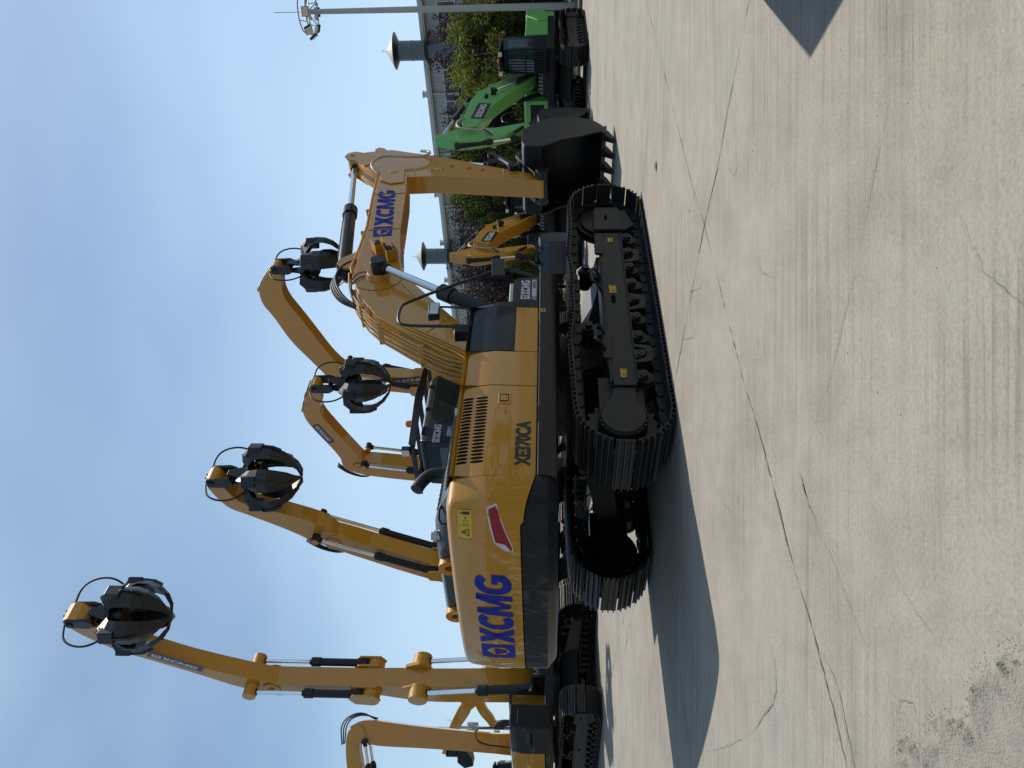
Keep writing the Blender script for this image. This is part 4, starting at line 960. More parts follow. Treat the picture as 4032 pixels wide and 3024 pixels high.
rD, bD, aD = handler((-.2, 31.0), TH, 'grab machine furthest back, reaching over the big yellow boom with an open grapple', 
    ([(.3, 1.55), (.6, 2.0), (.75, 5.8), (1.0, 8.9), (.9, 9.3)], [(-.1, 1.6), (-.2, 2.2), (-.15, 5.8), (.25, 8.9), (.4, 9.4)]),
    ([(.9, 8.85), (1.5, 9.62), (3.58, 10.5), (4.75, 11.05), (5.8, 10.83), (5.95, 10.95)], [(.3, 9.2), (.5, 9.9), (1.6, 10.55), (2.65, 11.19), (3.87, 11.60), (4.35, 11.86), (4.9, 11.88), (5.34, 11.66), (5.80, 11.3), (5.98, 11.1)]),
    (.65, 9.1), (5.85, 11.05), acyl=((.45, 6.6), (1.15, 9.3)), bcyl=((.95, 1.75), (.6, 5.0)), plate=None, rot=.8)
grapple(rD, (5.85, 11.05), rot=.5, spread=.22)
mpD = side_map(.45, -.27, 7.5, -82)
plate_brand(bD, (lambda s, t, o: (lambda p: (p[0], p[1] - o - .012, p[2]))(mpD(s, t))), 1.4, .32, 'navy', 'red')

# demolition-type machine with folded arm behind the first grab machine
rE = empty('long_boom_excavator', (-12.65, 27.3, 0), 250); tag(rE, 'excavator with upright boom and folded arm, leftmost of all, behind the tallest grab machine', 'excavator')
undercarriage(rE, g=1.4, w=.7, detail=False); upper_simple(rE, 'yellow')
bE = outline('boom', [(.55, 1.7), (.45, 2.9), (.42, 3.2), (.30, 5.7), (.27, 7.25), (.20, 7.7), (.05, 8.1)], [(-.25, 1.7), (-.22, 2.9), (-.20, 3.2), (-.38, 5.7), (-.54, 7.3), (-.58, 7.6), (-.56, 8.0), (-.35, 8.4)], .3, 'yellow', rE)
aE = outline('arm', [(-.35, 7.95), (.0, 7.98), (.24, 8.06), (1.0, 7.84), (3.6, 7.2)], [(-.5, 8.15), (-.2, 8.48), (.25, 8.52), (1.02, 8.40), (3.7, 7.75)], .25, 'yellow', rE)
for y in (-.38, .38): hyd_cyl('arm_cylinder', (2.6, y, 7.2), (.12, y, 7.80), .7, .09, .05, rE)
ee = MB(); ee.cyl((-.1, -.34, 8.1), (-.1, .34, 8.1), .30, n=24); obj('elbow_boss', ee, 'yellow', bE, bevel=.02)
for k in range(3):
    hs = MB(); hs.tube([(-.6, -.2 + .2 * k, 7.5), (-.75 - .06 * k, -.2 + .2 * k, 8.1), (-.5, -.2 + .2 * k, 8.65 + .06 * k), (.25, -.2 + .2 * k, 8.65)], .025, smooth=2); obj('hydraulic_hose', hs, 'rubber', bE)

# two machines far behind, only their arms show above the others
rG = empty('far_excavator', (-14.6, 48, 0), 270); tag(rG, 'distant yellow excavator holding a dark clamshell bucket high, far left', 'excavator', 'distant excavators')
undercarriage(rG, detail=False); upper_simple(rG, 'yellow', guard=False)
outline('boom', [(.6, 1.7), (3.4, 4.9), (5.2, 5.5), (5.8, 6.2), (5.6, 6.7)], [(-.1, 1.9), (2.9, 5.5), (4.9, 6.2), (5.2, 6.75)], .25, 'yellow', rG)
outline('arm', [(5.4, 6.05), (5.9, 6.15), (7.1, 7.0), (8.6, 7.6)], [(5.15, 6.5), (5.5, 6.85), (6.9, 7.55), (8.5, 7.95)], .2, 'yellow', rG)
cl = MB(); cl.box(8.25, 8.7, -.2, .2, 6.9, 7.7); cl.cyl((8.45, -.28, 7.2), (8.45, .28, 7.2), .2); ch = obj('clamshell_head', cl, 'black', rG, bevel=.03)
cl = MB(); cl.prism([(8.1, 6.95), (8.9, 6.95), (9.25, 6.5), (9.1, 5.95), (8.6, 6.05), (8.2, 6.4)], -.5, .5); obj('clamshell_bucket', cl, 'black', ch, bevel=.04)
rH = empty('far_excavator', (-14.0, 45.5, 0), 270); tag(rH, 'distant yellow excavator with a down-bent arm ending in a small black tool', 'excavator', 'distant excavators')
undercarriage(rH, detail=False); upper_simple(rH, 'yellow', guard=False)
outline('boom', [(.6, 1.7), (3.0, 4.6), (4.6, 5.35), (4.9, 5.6)], [(-.1, 1.9), (2.7, 5.2), (4.4, 5.95), (4.9, 5.9)], .25, 'yellow', rH)
outline('arm', [(4.5, 5.2), (5.2, 5.0), (5.7, 4.55), (6.2, 4.35), (6.25, 4.55)], [(4.6, 5.8), (5.5, 5.4), (6.0, 4.9), (6.25, 4.75)], .2, 'yellow', rH)
cl = MB(); cl.box(6.0, 6.4, -.18, .18, 3.9, 4.5); cl.cyl((6.2, 0, 3.95), (6.2, 0, 3.5), .1, .06); obj('breaker_tool', cl, 'black', rH, bevel=.03)

# ------------------------------------------------------------------ smaller bucket excavators facing the camera
def small_excavator(loc, th, paint, label, bucket_mat='bucket', name='tracked_excavator'):
    r = empty(name, (loc[0], loc[1], 0), th); tag(r, label, 'excavator', 'bucket excavators in front of the trees')
    undercarriage(r, a=1.75, g=1.2, w=.65, r=.38, detail=False)
    upper_simple(r, paint, front=1.7, tail=-2.9, w=1.35, top=2.15, cabx=(.35, 1.75), cabz=2.88, z0=1.12, box_front=1.5, guard=True)
    bp_ = MB(); bp_.prism([(.05, 1.65), (.25, 1.5), (.55, 1.6), (1.4, 2.0), (2.2, 2.35), (2.9, 2.75), (3.66, 3.12), (4.83, 3.38), (5.35, 3.55), (5.5, 3.75), (5.4, 3.95), (4.9, 4.0), (3.9, 3.92), (3.2, 3.85), (2.4, 3.62), (1.56, 3.05), (.8, 2.45), (.2, 1.95)], -.22, .22)
    bo = obj('boom', bp_, paint, r, bevel=.015)
    for y in (-.40, .40): hyd_cyl('boom_cylinder', (.75, y, 1.3), (2.7, y * .8, 3.15), .6, .08, .045, r)
    hyd_cyl('arm_cylinder', (2.6, 0, 3.98), (5.8, 0, 4.62), .52, .085, .045, r)
    a_ = MB(); a_.prism([(5.9, 4.75), (5.72, 4.68), (5.68, 4.5), (5.3, 4.1), (5.2, 3.75), (5.25, 3.5), (5.3, 3.0), (4.95, 2.1), (4.88, 1.62), (4.95, 1.50), (5.08, 1.52), (5.2, 1.75), (5.8, 2.75), (6.1, 3.4), (6.22, 4.0), (6.05, 4.5)], -.16, .16)
    ar = obj('arm', a_, paint, r, bevel=.015)
    hyd_cyl('bucket_cylinder', (6.25, 0, 4.05), (5.75, 0, 2.35), .6, .075, .04, r)
    lk = MB(); lk.tube([(5.75, -.2, 2.35), (5.35, -.2, 2.1)], .05); lk.tube([(5.75, .2, 2.35), (5.35, .2, 2.1)], .05); lk.tube([(5.75, 0, 2.35), (5.7, 0, 1.75)], .07); obj('bucket_link', lk, 'black', r)
    bk = MB(); shell = [(5.0, 1.55), (5.4, 1.66), (5.8, 1.60), (6.0, 1.3), (5.98, .9), (5.75, .5), (5.4, .25), (5.05, .12)]
    bucket(r, shell, [(5.02, .2), (4.92, .6), (4.85, 1.0), (4.9, 1.3)], .58, (4.98, 1.55), (5.7, 1.72), m_=bucket_mat, mt=bucket_mat, teeth=5, tdir=(-.24, -.06), bar=False)
    hs = MB()
    for y in (-.14, -.05, .05, .14): hs.tube([(.4, y, 2.25), (1.5, y, 3.15), (2.4, y, 3.72), (3.9, y, 4.02), (4.9, y, 4.1), (5.4, y * 2, 4.2), (5.7, y * 2.2, 3.95), (5.6, y * 2, 3.3), (5.9, y * 1.5, 3.05)], .02, n=6, smooth=1)
    obj('hydraulic_hose', hs, 'rubber', bo, smooth=60)
    for x, z in ((.9, 2.62), (1.7, 3.28), (2.3, 3.68), (3.3, 3.98), (4.3, 4.03)):
        c_ = MB(); c_.box(x - .03, x + .03, -.18, .18, z - .06, z + .08); obj('line_clamp', c_, paint, bo, bevel=.01)
    for s in (-1, 1):
        q = MB(); q.cyl((2.7, s * .22, 3.15), (2.7, s * .42, 3.15), .10, n=14); obj('cylinder_boss', q, 'black', bo)
        q = MB(); q.cyl((5.35, s * .16, 3.75), (5.35, s * .26, 3.75), .16, n=16); obj('pin_boss', q, paint, ar)
        q = MB(); q.tube([(4.7, s * .25, 3.95), (5.2, s * .33, 4.15), (5.7, s * .34, 4.05), (5.75, s * .30, 3.6), (5.6, s * .24, 3.15), (5.9, s * .2, 2.95)], .032, n=8, smooth=3); obj('hydraulic_hose', q, 'cream', ar, smooth=60)
    q = MB(); q.box(2.9, 3.05, .22, .32, 3.3, 3.42); obj('work_lamp', q, 'black', bo, bevel=.01)
    q = MB(); q.prism([(-2.2, 1.35), (-2.75, 1.6), (-2.7, 2.14), (-1.9, 2.14), (-1.3, 1.7), (-1.3, 1.35)], 1.352, 1.38); obj('side_door', q, paint, r, bevel=.012)
    q = MB(); q.prism([(-2.3, 1.5), (-2.45, 1.62), (-2.2, 1.9), (-1.8, 1.9), (-1.55, 1.62), (-1.6, 1.5)], 1.378, 1.386); obj('door_recess', q, paint, r, bevel=.004)
    for s in (-1, 1):
        mp_ = side_map(3.35 if s < 0 else 4.75, s * .226, 3.34, 8 * -s * -1 if s < 0 else -8, -s)
        f = (lambda mp_, s: (lambda a, b, o: (lambda p: (p[0], p[1] + s * o, p[2]))(mp_(a, b))))(mp_, s)
        plate_brand(bo, f, 1.25, .42, 'ink', 'navy')
    return r
K = small_excavator((11.2, 27.6), 221, 'green', 'bright green excavator with barred cab and toothed bucket, facing the yard at the right')
J = small_excavator((7.05, 31.8), 207, 'yellow', 'yellow excavator with blue-grey smooth bucket, seen under the arm of the big excavator', bucket_mat='bluegrey')
# site container just outside the right edge: its sharp corner throws the pointed shadow
fC = Vector((.18, -.984, 0)); rC_ = Vector((.984, .18, 0)); cC = Vector((2.80, 5.35, 0))
ct = empty('site_container', cC, None); ct.rotation_euler = (0, 0, math.atan2(fC.y, fC.x))     # local x runs away behind the camera, local y = left of it
tag(ct, 'dark blue steel site container whose pointed shadow falls into the right of the picture', 'container')
b = MB(); b.box(.06, 6.0, .06, 2.38, .12, 2.56); obj('container_body', b, 'bluegrey', ct)
b = MB()
for k in range(29): b.prism([(.12 + k * .2, .06), (.16 + k * .2, .025), (.24 + k * .2, .025), (.28 + k * .2, .06)], .2, 2.5, ax='z')
obj('corrugated_side', b, 'bluegrey', ct)
for x in (0, 5.94):
    for y in (0, 2.38):
        b = MB(); b.box(x, x + .12, y, y + .12, 0, 2.6); obj('corner_post', b, 'bluegrey', ct, bevel=.004)
b = MB(); b.box(.12, 5.94, 0, .1, 2.5, 2.6); b.box(.12, 5.94, 2.4, 2.5, 2.5, 2.6); b.box(0, .1, .12, 2.38, 2.5, 2.6); obj('top_rail', b, 'bluegrey', ct)
for y in (.35, .95, 1.5, 2.1):
    b = MB(); b.cyl((-.02, y, .15), (-.02, y, 2.5), .018, n=8); obj('lock_rod', b, 'steel', ct)

# ------------------------------------------------------------------ warehouse behind
TB = 44.6                                   # heading of its front normal; the wall runs towards the left and away
lB = Vector((-cos(R(TB)), sin(R(TB)), 0)); nB = Vector((sin(R(TB)), cos(R(TB)), 0)); oB_ = Vector((25, 50, 0))
bl = empty('warehouse', oB_, TB); tag(bl, 'long grey corrugated warehouse with a band of dark windows behind the trees', 'building')
w_ = MB(); L0, L1 = -40, 75
w_.box(.0, 30, L0, L1, 0, 9.5); obj('wall', w_, 'clad', bl)
cr = MB()
n = int((L1 - L0) / .30)
for z0, z1 in ((8.635, 9.5), (5.9, 7.38)):
    cr = MB()
    for k in range(n): y = L0 + k * .30; cr.box(-.035, .002, y, y + .09, z0, z1)
    cr.box(-.012, -.004, L0, L1, z0, z1); obj('corrugated_cladding', cr, 'clad', bl)
tr = MB(); tr.box(-.35, .4, L0, L1, 9.5, 9.82); tr.box(-.42, -.34, L0, L1, 9.60, 9.86); obj('roof_edge', tr, 'trim', bl, bevel=.02)
rf = MB(); rf.prism([(.0, 9.80), (15, 10.1), (30, 9.80)], L0, L1); obj('roof', rf, 'clad', bl)
k = 0; y = -9.0
while y < 46:
    if int((y + 9) // 6.6) % 1 == 0:
        f_ = MB(); f_.box(-.06, .02, y, y + 1.06, 7.46, 8.56); fo = obj('window', f_, 'window', bl)
        m_ = MB(); m_.box(-.10, .0, y - .04, y + .04, 7.44, 8.58); obj('window_frame', m_, 'trim', fo)
    y += 1.12; k += 1
sl_ = MB(); sl_.box(-.14, .0, L0, L1, 7.38, 7.46); sl_.box(-.10, .0, L0, L1, 8.56, 8.63); obj('window_sill', sl_, 'trim', bl)
for y in (6.1, 15.2, 24.6, 33.0):
    d_ = MB(); d_.cyl((-.15, y, 2), (-.15, y, 9.5), .07, n=8); obj('downpipe', d_, 'trim', bl)
for y in (-.5, 6.1, 14.1, 18.6, 22.4, 30.0):
    d_ = MB(); d_.cyl((-.2, y, 9.75), (-.2, y, 10.12), .22, n=14); d_.cyl((-.2, y, 10.12), (-.2, y, 10.17), .28, n=14); obj('roof_vent', d_, 'trim', bl)
def duct(lb, label):
    p = oB_ + lB * lb + nB * (-1.1); r = empty('vent_stack', (p.x, p.y, 0), TB); tag(r, label, 'vent stack', 'vent stacks on the warehouse wall')
    b = MB(); b.cyl((0, 0, 4), (0, 0, 9.35), .55, n=28); b.cyl((0, 0, 9.5), (0, 0, 11.25), .63, n=32); b.cyl((0, 0, 10.36), (0, 0, 10.42), .655, n=32); obj('duct', b, 'duct', r)
    b = MB(); b.cyl((0, 0, 9.32), (0, 0, 9.40), .80, n=32); b.box(-.2, 1.1, -.9, -.8, 9.2, 9.32); b.box(-.2, 1.1, .8, .9, 9.2, 9.32); b.box(-.3, -.2, -.9, .9, 9.2, 9.32); obj('support_ring', b, 'cap', r)
    b = MB(); b.lathe([(1.16, 11.52), (1.18, 11.54), (.10, 12.12), (.02, 12.13)], (0, 0, 0), 36); obj('rain_cap', b, 'capt', r)
    b = MB(); b.lathe([(.62, 11.24), (.66, 11.30), (1.14, 11.51), (1.14, 11.53), (.5, 11.6)], (0, 0, 0), 36); obj('cap_underside', b, 'cap', r)
    b = MB(); b.tube([(0, 0, 12.1), (0, 0, 12.3), (0, .07, 12.38), (0, 0, 12.45), (0, -.07, 12.38), (0, 0, 12.3)], .012, n=6); obj('lifting_hook', b, 'cap', r)
duct(2.7, 'grey vent stack with a conical cap, above the green excavator'); duct(19.3, 'grey vent stack with a conical cap, above the yellow arm behind the big bucket')

# ------------------------------------------------------------------ planting strip
nK = Vector((.712, .702, 0)); lK = Vector((-.702, .712, 0)); oK_ = Vector((14.8, 29.8, 0))
Mk = Matrix(((lK.x, nK.x, 0, oK_.x), (lK.y, nK.y, 0, oK_.y), (0, 0, 1, 0), (0, 0, 0, 1)))
k_ = MB(Mk)
for i in range(60): k_.box(-14 + i * 1.0, -14 + i * 1.0 + .985, 0, .16, -.02, .14)
struct('kerb', k_, 'kerb', bevel=.01)
s_ = MB(Mk); nx = 70; vs = []; fs = []
for i in range(nx + 1):
    for j in range(11):
        x = -14 + 60 * i / nx; y = .16 + 2.2 * j; vs.append((x, y, .12 + (.10 * noise.noise(Vector((x * .8, y * .8, 0))) + .12 * min(1, j)) * (1 if 0 < j < 10 else 0)))
for i in range(nx):
    for j in range(10): a = i * 11 + j; fs.append((a, a + 11, a + 12, a + 1))
s_.add(vs, fs); struct('planting_soil', s_, 'soil')

# leaves
def leaf_mat(name, col, var=.35, tr=.25):
    M = bpy.data.materials.new(name); M.use_nodes = True; n = M.node_tree; b = n.nodes['Principled BSDF']
    t = n.nodes.new('ShaderNodeTexCoord'); q = n.nodes.new('ShaderNodeTexNoise'); q.inputs['Scale'].default_value = 2.2; q.inputs['Detail'].default_value = 5
    r = n.nodes.new('ShaderNodeMapRange'); r.inputs['From Min'].default_value = .3; r.inputs['From Max'].default_value = .7; r.inputs['To Min'].default_value = 1 - var; r.inputs['To Max'].default_value = 1 + var
    h = n.nodes.new('ShaderNodeHueSaturation'); h.inputs['Color'].default_value = (*col, 1)
    n.links.new(t.outputs['Object'], q.inputs['Vector']); n.links.new(q.outputs['Fac'], r.inputs['Value']); n.links.new(r.outputs[0], h.inputs['Value']); n.links.new(h.outputs[0], b.inputs['Base Color'])
    b.inputs['Roughness'].default_value = .7; b.inputs['Specular IOR Level'].default_value = .25
    ts = n.nodes.new('ShaderNodeBsdfTranslucent'); n.links.new(h.outputs[0], ts.inputs['Color']); mx = n.nodes.new('ShaderNodeMixShader'); mx.inputs[0].default_value = tr
    out = n.nodes['Material Output']; n.links.new(b.outputs[0], mx.inputs[1]); n.links.new(ts.outputs[0], mx.inputs[2]); n.links.new(mx.outputs[0], out.inputs[0]); return M
MT['leaf_green'] = leaf_mat('olive_leaves', (.115, .135, .018), tr=.35); MT['leaf_dark'] = leaf_mat('dark_leaves', (.05, .075, .02)); MT['leaf_plum'] = leaf_mat('plum_leaves', (.050, .032, .034), tr=.15)
def leaf(b, p, s, rnd):
    a = Vector((rnd.gauss(0, 1), rnd.gauss(0, 1), rnd.gauss(0, 1))).normalized(); c = a.orthogonal().normalized(); d = a.cross(c)
    t = rnd.uniform(0, 6.3); u = c * cos(t) + d * sin(t); v = a.cross(u)
    b.add([p - u * s, p + v * s * .45, p + u * s, p - v * s * .45], [(0, 1, 2, 3)])
def tree_mesh(kind, seed):
    """unit tree, height 1; returns crown and trunk meshes"""
    rnd = random.Random(seed); cr = MB(); tk = MB()
    if kind == 'plum':                                 # many upright shoots with clumps along them
        tk.tube([(0, 0, 0), (.01, .0, .16), (0, .01, .28)], [.018, .014, .012], n=7)
        for i in range(15):
            a = rnd.uniform(0, 6.3); rr = rnd.uniform(.06, .26); hh = rnd.uniform(.72, 1.0); P0 = Vector((0, 0, .16 + rnd.uniform(0, .12))); P2 = Vector((rr * cos(a), rr * sin(a), hh)); P1 = Vector((rr * .9 * cos(a), rr * .9 * sin(a), .45))
            pts = [P0 * (1 - t) ** 2 + P1 * 2 * t * (1 - t) + P2 * t * t for t in (0, .25, .5, .75, 1)]
            tk.tube(pts, [.008, .006, .005, .003, .002], n=5)
            for t in [x / 26 for x in range(3, 27)]:
                p = P0 * (1 - t) ** 2 + P1 * 2 * t * (1 - t) + P2 * t * t; wd = .075 * (1.1 - t) + .012
                for _ in range(15): leaf(cr, p + Vector((rnd.gauss(0, wd), rnd.gauss(0, wd), rnd.gauss(0, .02))), rnd.uniform(.009, .016), rnd)
    else:
        tk.tube([(0, 0, 0), (.01, .0, .2), (0, .01, .45)], [.025, .02, .012], n=7)
        cl = []
        for i in range(80):
            a = rnd.uniform(0, 6.3); z = rnd.uniform(.15, .95); env = .40 * (1 - abs((z - .5) / .56) ** 2.6) ** .5 if abs(z - .5) < .55 else .05
            rr = env * rnd.uniform(.15, 1.0) ** .7; cl.append(Vector((rr * cos(a), rr * sin(a), z)))
        for c in cl:
            if rnd.random() < .3: tk.tube([(0, 0, max(.1, c.z - .25)), c * .5 + Vector((0, 0, c.z * .4)), c * .8 + Vector((0, 0, c.z * .18))], [.007, .005, .002], n=4)
            R_ = rnd.uniform(.05, .10)
            for _ in range(130):
                d = Vector((rnd.gauss(0, 1), rnd.gauss(0, 1), rnd.gauss(0, 1))).normalized() * R_ * rnd.uniform(.5, 1.08); d.z *= 1.15
                leaf(cr, c + d, rnd.uniform(.011, .019), rnd)
    return cr.mesh('crown'), tk.mesh('trunk')
TM = {('plum', i): tree_mesh('plum', i) for i in range(4)}; TM.update({('bush', i): tree_mesh('bush', 10 + i) for i in range(3)})
def plant(kind, x, y, h, leafm, label, wd=1.0, i=0, name='tree', grp=None, rot=0):
    r = empty(name, (x, y, .1)); r.rotation_euler = (0, 0, rot); r.scale = (h * wd, h * wd, h); tag(r, label, 'tree', grp)
    for me, nm, mm in ((TM[(kind, i)][0], 'crown', leafm), (TM[(kind, i)][1], 'trunk', 'bark')):
        me = me.copy(); me.materials.append(MT[mm]); o = bpy.data.objects.new(nm, me); COL.objects.link(o); o.parent = r
T_ = [('g', 17.36, 34.32, 5.4, 'olive green bush tree at the right edge behind the light mast'), ('g', 17.21, 35.9, 5.4, 0), ('p', 17.99, 36.53, 6.4, 0), ('p', 17.09, 37.45, 6.8, 0), ('p', 16.82, 39.14, 7.2, 0),
      ('G', 15.25, 35.4, 6.0, 'large round olive green tree right behind the green excavator cab'), ('g', 15.19, 38.4, 5.6, 0), ('p', 14.7, 39.87, 6.5, 0), ('p', 13.61, 39.55, 6.6, 0), ('p', 12.52, 39.23, 6.5, 0),
      ('g', 11.91, 39.14, 6.4, 0), ('g', 11.35, 41.84, 6.8, 0), ('g', 10.19, 41.6, 5.9, 0), ('p', 10.4, 44.23, 6.7, 0), ('p', 9.46, 42.33, 6.3, 0), ('p', 8.95, 44.28, 6.8, 0), ('p', 8.21, 45.03, 6.2, 0), ('p', 7.44, 45.81, 6.9, 0),
      ('p', 6.54, 45.3, 6.7, 0), ('p', 5.97, 47.3, 6.8, 0), ('p', 5.12, 48.16, 6.5, 0), ('g', 9.37, 41.01, 5.5, 0), ('g', 7.29, 43.12, 3.7, 0), ('p', 4.09, 49.2, 6.3, 0), ('g', 3.02, 50.29, 6.4, 0), ('p', 2.0, 51.5, 6.3, 0), ('g', .9, 52.4, 5.9, 0)]
for i, (k, x, y, h, lb) in enumerate(T_):
    if k == 'p': plant('plum', x, y, h, 'leaf_plum', lb or 'upright plum tree with dark purple leaves in front of the warehouse', 1.0, i % 4, 'plum_tree', 'plum trees before the warehouse', i * 1.7)
    else: plant('bush', x, y, h, 'leaf_green' if k == 'G' or i % 3 else 'leaf_dark', lb or 'bushy green tree among the purple plum trees', 1.2 if k == 'G' else .85, i % 3, 'green_tree', None if lb else 'green trees before the warehouse', i * 1.3)
# clipped dark shrubs that close the row near the ground
rr_ = random.Random(5)
for i in range(30):
    p = oK_ + nK * (3.2 + (i % 3) * 1.1) + lK * (-4 + i * 1.05)
    plant('bush', p.x, p.y, rr_.uniform(1.7, 2.6), 'leaf_dark' if i % 2 else 'leaf_plum', 'low dark shrub under the trees along the planting strip', 1.5, i % 3, 'shrub', 'low shrubs along the planting strip', i)

# ------------------------------------------------------------------ light mast and far mast
pm = empty('light_mast', (15.64, 31.9, .1), 0); tag(pm, 'tall pale light mast with a ring of floodlights at the right edge', 'light mast')
b = MB(); b.cyl((0, 0, 0), (0, 0, 11.6), .155, .10, n=20); b.cyl((0, 0, 0), (0, 0, .05), .3, n=20); obj('pole', b, 'pole', pm)
for k in range(4):
    b = MB(); a = R(45 + 90 * k); b.prism([(.13, .0), (.28, .0), (.13, .35)], -.012, .012, M=Matrix.Rotation(a, 4, 'Z')); obj('base_rib', b, 'pole', pm)
b = MB()
for z, r_ in ((11.15, .92), (11.5, .80)): b.tube([(r_ * cos(2 * pi * k / 32), r_ * sin(2 * pi * k / 32), z) for k in range(33)], .028, n=6)
for k in range(6): a = 2 * pi * k / 6 + .2; b.tube([(0, 0, 11.35), (.92 * cos(a), .92 * sin(a), 11.15)], .022, n=6); b.tube([(.92 * cos(a), .92 * sin(a), 11.15), (.8 * cos(a), .8 * sin(a), 11.5)], .02, n=6)
ring_ = obj('lamp_ring', b, 'pole', pm, smooth=60)
for k in range(8):
    a = 2 * pi * k / 8 + .35; M = Matrix.Rotation(a, 4, 'Z') @ Matrix.Translation((.95, 0, 11.2)) @ Matrix.Rotation(R(38), 4, 'Y')
    b = MB(); b.box(-.03, .07, -.19, .19, -.15, .15, M); fl = obj('floodlight', b, 'dark', ring_, bevel=.01)
    b = MB(); b.box(.07, .078, -.17, .17, -.13, .13, M); obj('floodlight_glass', b, 'lens', fl)
b = MB(); b.cyl((0, 0, 11.6), (0, 0, 12.75), .014, n=6); obj('lightning_rod', b, 'pole', pm)
for y, z in ((.3, 10.95), (-.3, 10.95), (.28, 11.2)):
    b = MB(); b.tube([(0, 0, z), (0, y, z)], .02); b.box(-.16, .06, y - .05, y + .05, z - .05, z + .05); obj('security_camera', b, 'trim', pm, bevel=.01)
fm_ = empty('telecom_mast', (-26.9, 60, 0), 0); tag(fm_, 'slim distant white mast with antennas and spiky top, between the arms at the left', 'mast')
b = MB(); b.cyl((0, 0, 0), (0, 0, 8.6), .16, .10, n=12); obj('pole', b, 'pole', fm_)
b = MB(); b.cyl((0, 0, 8.6), (0, 0, 10.6), .03, .015, n=6); obj('lightning_rod', b, 'pole', fm_)
for z, n_, rr in ((5.3, 5, .3), (7.0, 6, .34), (7.4, 6, .34), (8.5, 8, .4)):
    for k in range(n_):
        a = 2 * pi * k / n_ + z; b = MB(); b.box(rr * cos(a) - .06, rr * cos(a) + .06, rr * sin(a) - .06, rr * sin(a) + .06, z - .22, z + .22); b.tube([(0, 0, z), (rr * cos(a), rr * sin(a), z)], .015, n=4); obj('antenna', b, 'pole', fm_)
for k in range(7):
    a = 2 * pi * k / 7; b = MB(); b.tube([(.1 * cos(a), .1 * sin(a), 8.5), (.45 * cos(a), .45 * sin(a), 8.8), (.7 * cos(a), .7 * sin(a), 9.4)], [.02, .015, .006], n=4, smooth=1); obj('bird_spike', b, 'pole', fm_)

# ------------------------------------------------------------------ joints, cracks and the broken patch of the yard
rj = random.Random(3)
def ribbon(name, pts, w0, m_, z, jit=.0, step=.03, taper=False, gaps=0.0):
    P = [Vector((x, y, 0)) for x, y in pts]; Q = []
    for a, b_ in zip(P, P[1:]):
        n_ = max(1, int((b_ - a).length / step)); Q += [a.lerp(b_, i / n_) for i in range(n_)]
    Q.append(P[-1]); N = len(Q); rows = []
    for i, p in enumerate(Q):
        t = (Q[min(i + 1, N - 1)] - Q[max(0, i - 1)]).normalized(); s = Vector((-t.y, t.x, 0))
        off = noise.noise(p * 3.1) * jit + noise.noise(p * 11) * jit * .8 + noise.noise(p * 34) * jit * .7 + rj.gauss(0, jit * .12)
        w = w0 * max(.12, .55 + 1.3 * noise.noise(p * 2.3 + Vector((5, 1, 0))) + .9 * noise.noise(p * 14)) * (1 if not taper else sin(pi * min(1, max(0, i / N)) * .96 + .06))
        rows.append((p + s * (off + w / 2), p + s * (off - w / 2)))
    b = MB(); vs = [v for r in rows for v in r]; vs = [(v.x, v.y, z) for v in vs]
    b.add(vs, [(2 * i, 2 * i + 1, 2 * i + 3, 2 * i + 2) for i in range(N - 1)]); return struct(name, b, m_, smooth=0, fix=False)
J1 = [(16, -9.8), (9, -2.1), (4.4, 3.05), (2.565, 5.206), (2.033, 5.83), (1.701, 6.182), (1.365, 6.675), (.919, 7.197), (.078, 8.156), (-2.4, 11.1), (-4.9, 14.76), (-9, 19.7)]
ribbon('joint', J1[3:], .016, 'joint', .004, .008); ribbon('joint', J1[:4], .012, 'joint', .004, .006, step=.15)
J2 = [(14, 19.3), (8, 13.35), (5.262, 10.615), (3.412, 8.781), (1.757, 7.141), (1.365, 6.675), (.697, 6.02), (.051, 5.388), (-.293, 4.975), (-.645, 4.622)]
ribbon('joint', J2[:7], .010, 'crack', .005, .006, step=.06)
ribbon('joint', J2[6:] + [(-.876, 4.4), (-1.101, 4.16), (-1.242, 3.98), (-1.406, 3.814), (-1.525, 3.692), (-1.725, 3.522), (-2.6, 2.7)], .017, 'joint', .004, .008, step=.02)
ribbon('joint', [(6.5, 6.9), (4.711, 9.511), (4.476, 9.924), (3.777, 10.868), (2.889, 11.704), (-2, 17.6), (-8, 24.5)], .012, 'joint', .005, .008, step=.08)
ribbon('joint', [(-1.9, 9.9), (-3.888, 12.632), (-4.399, 13.217), (-5.122, 13.945), (-6.0, 14.759), (-11, 19)], .016, 'crack', .006, .01, step=.06)
for sft in (3.9, 7.8, 11.8, 16):
    o2 = nK * sft; ribbon('joint', [(5.262 + .0 + o2.x + 9, 3.1 + o2.y - 6.9), (o2.x + .078, o2.y + 8.156), (o2.x - 9, o2.y + 18.8)], .012, 'joint', .006, .01, step=.2)
    o3 = lK * sft; ribbon('joint', [(o3.x + 14, o3.y + 19.3), (o3.x + 1.365, o3.y + 6.675), (o3.x - 7, o3.y - 1.7)], .010, 'joint', .0055, .01, step=.2)
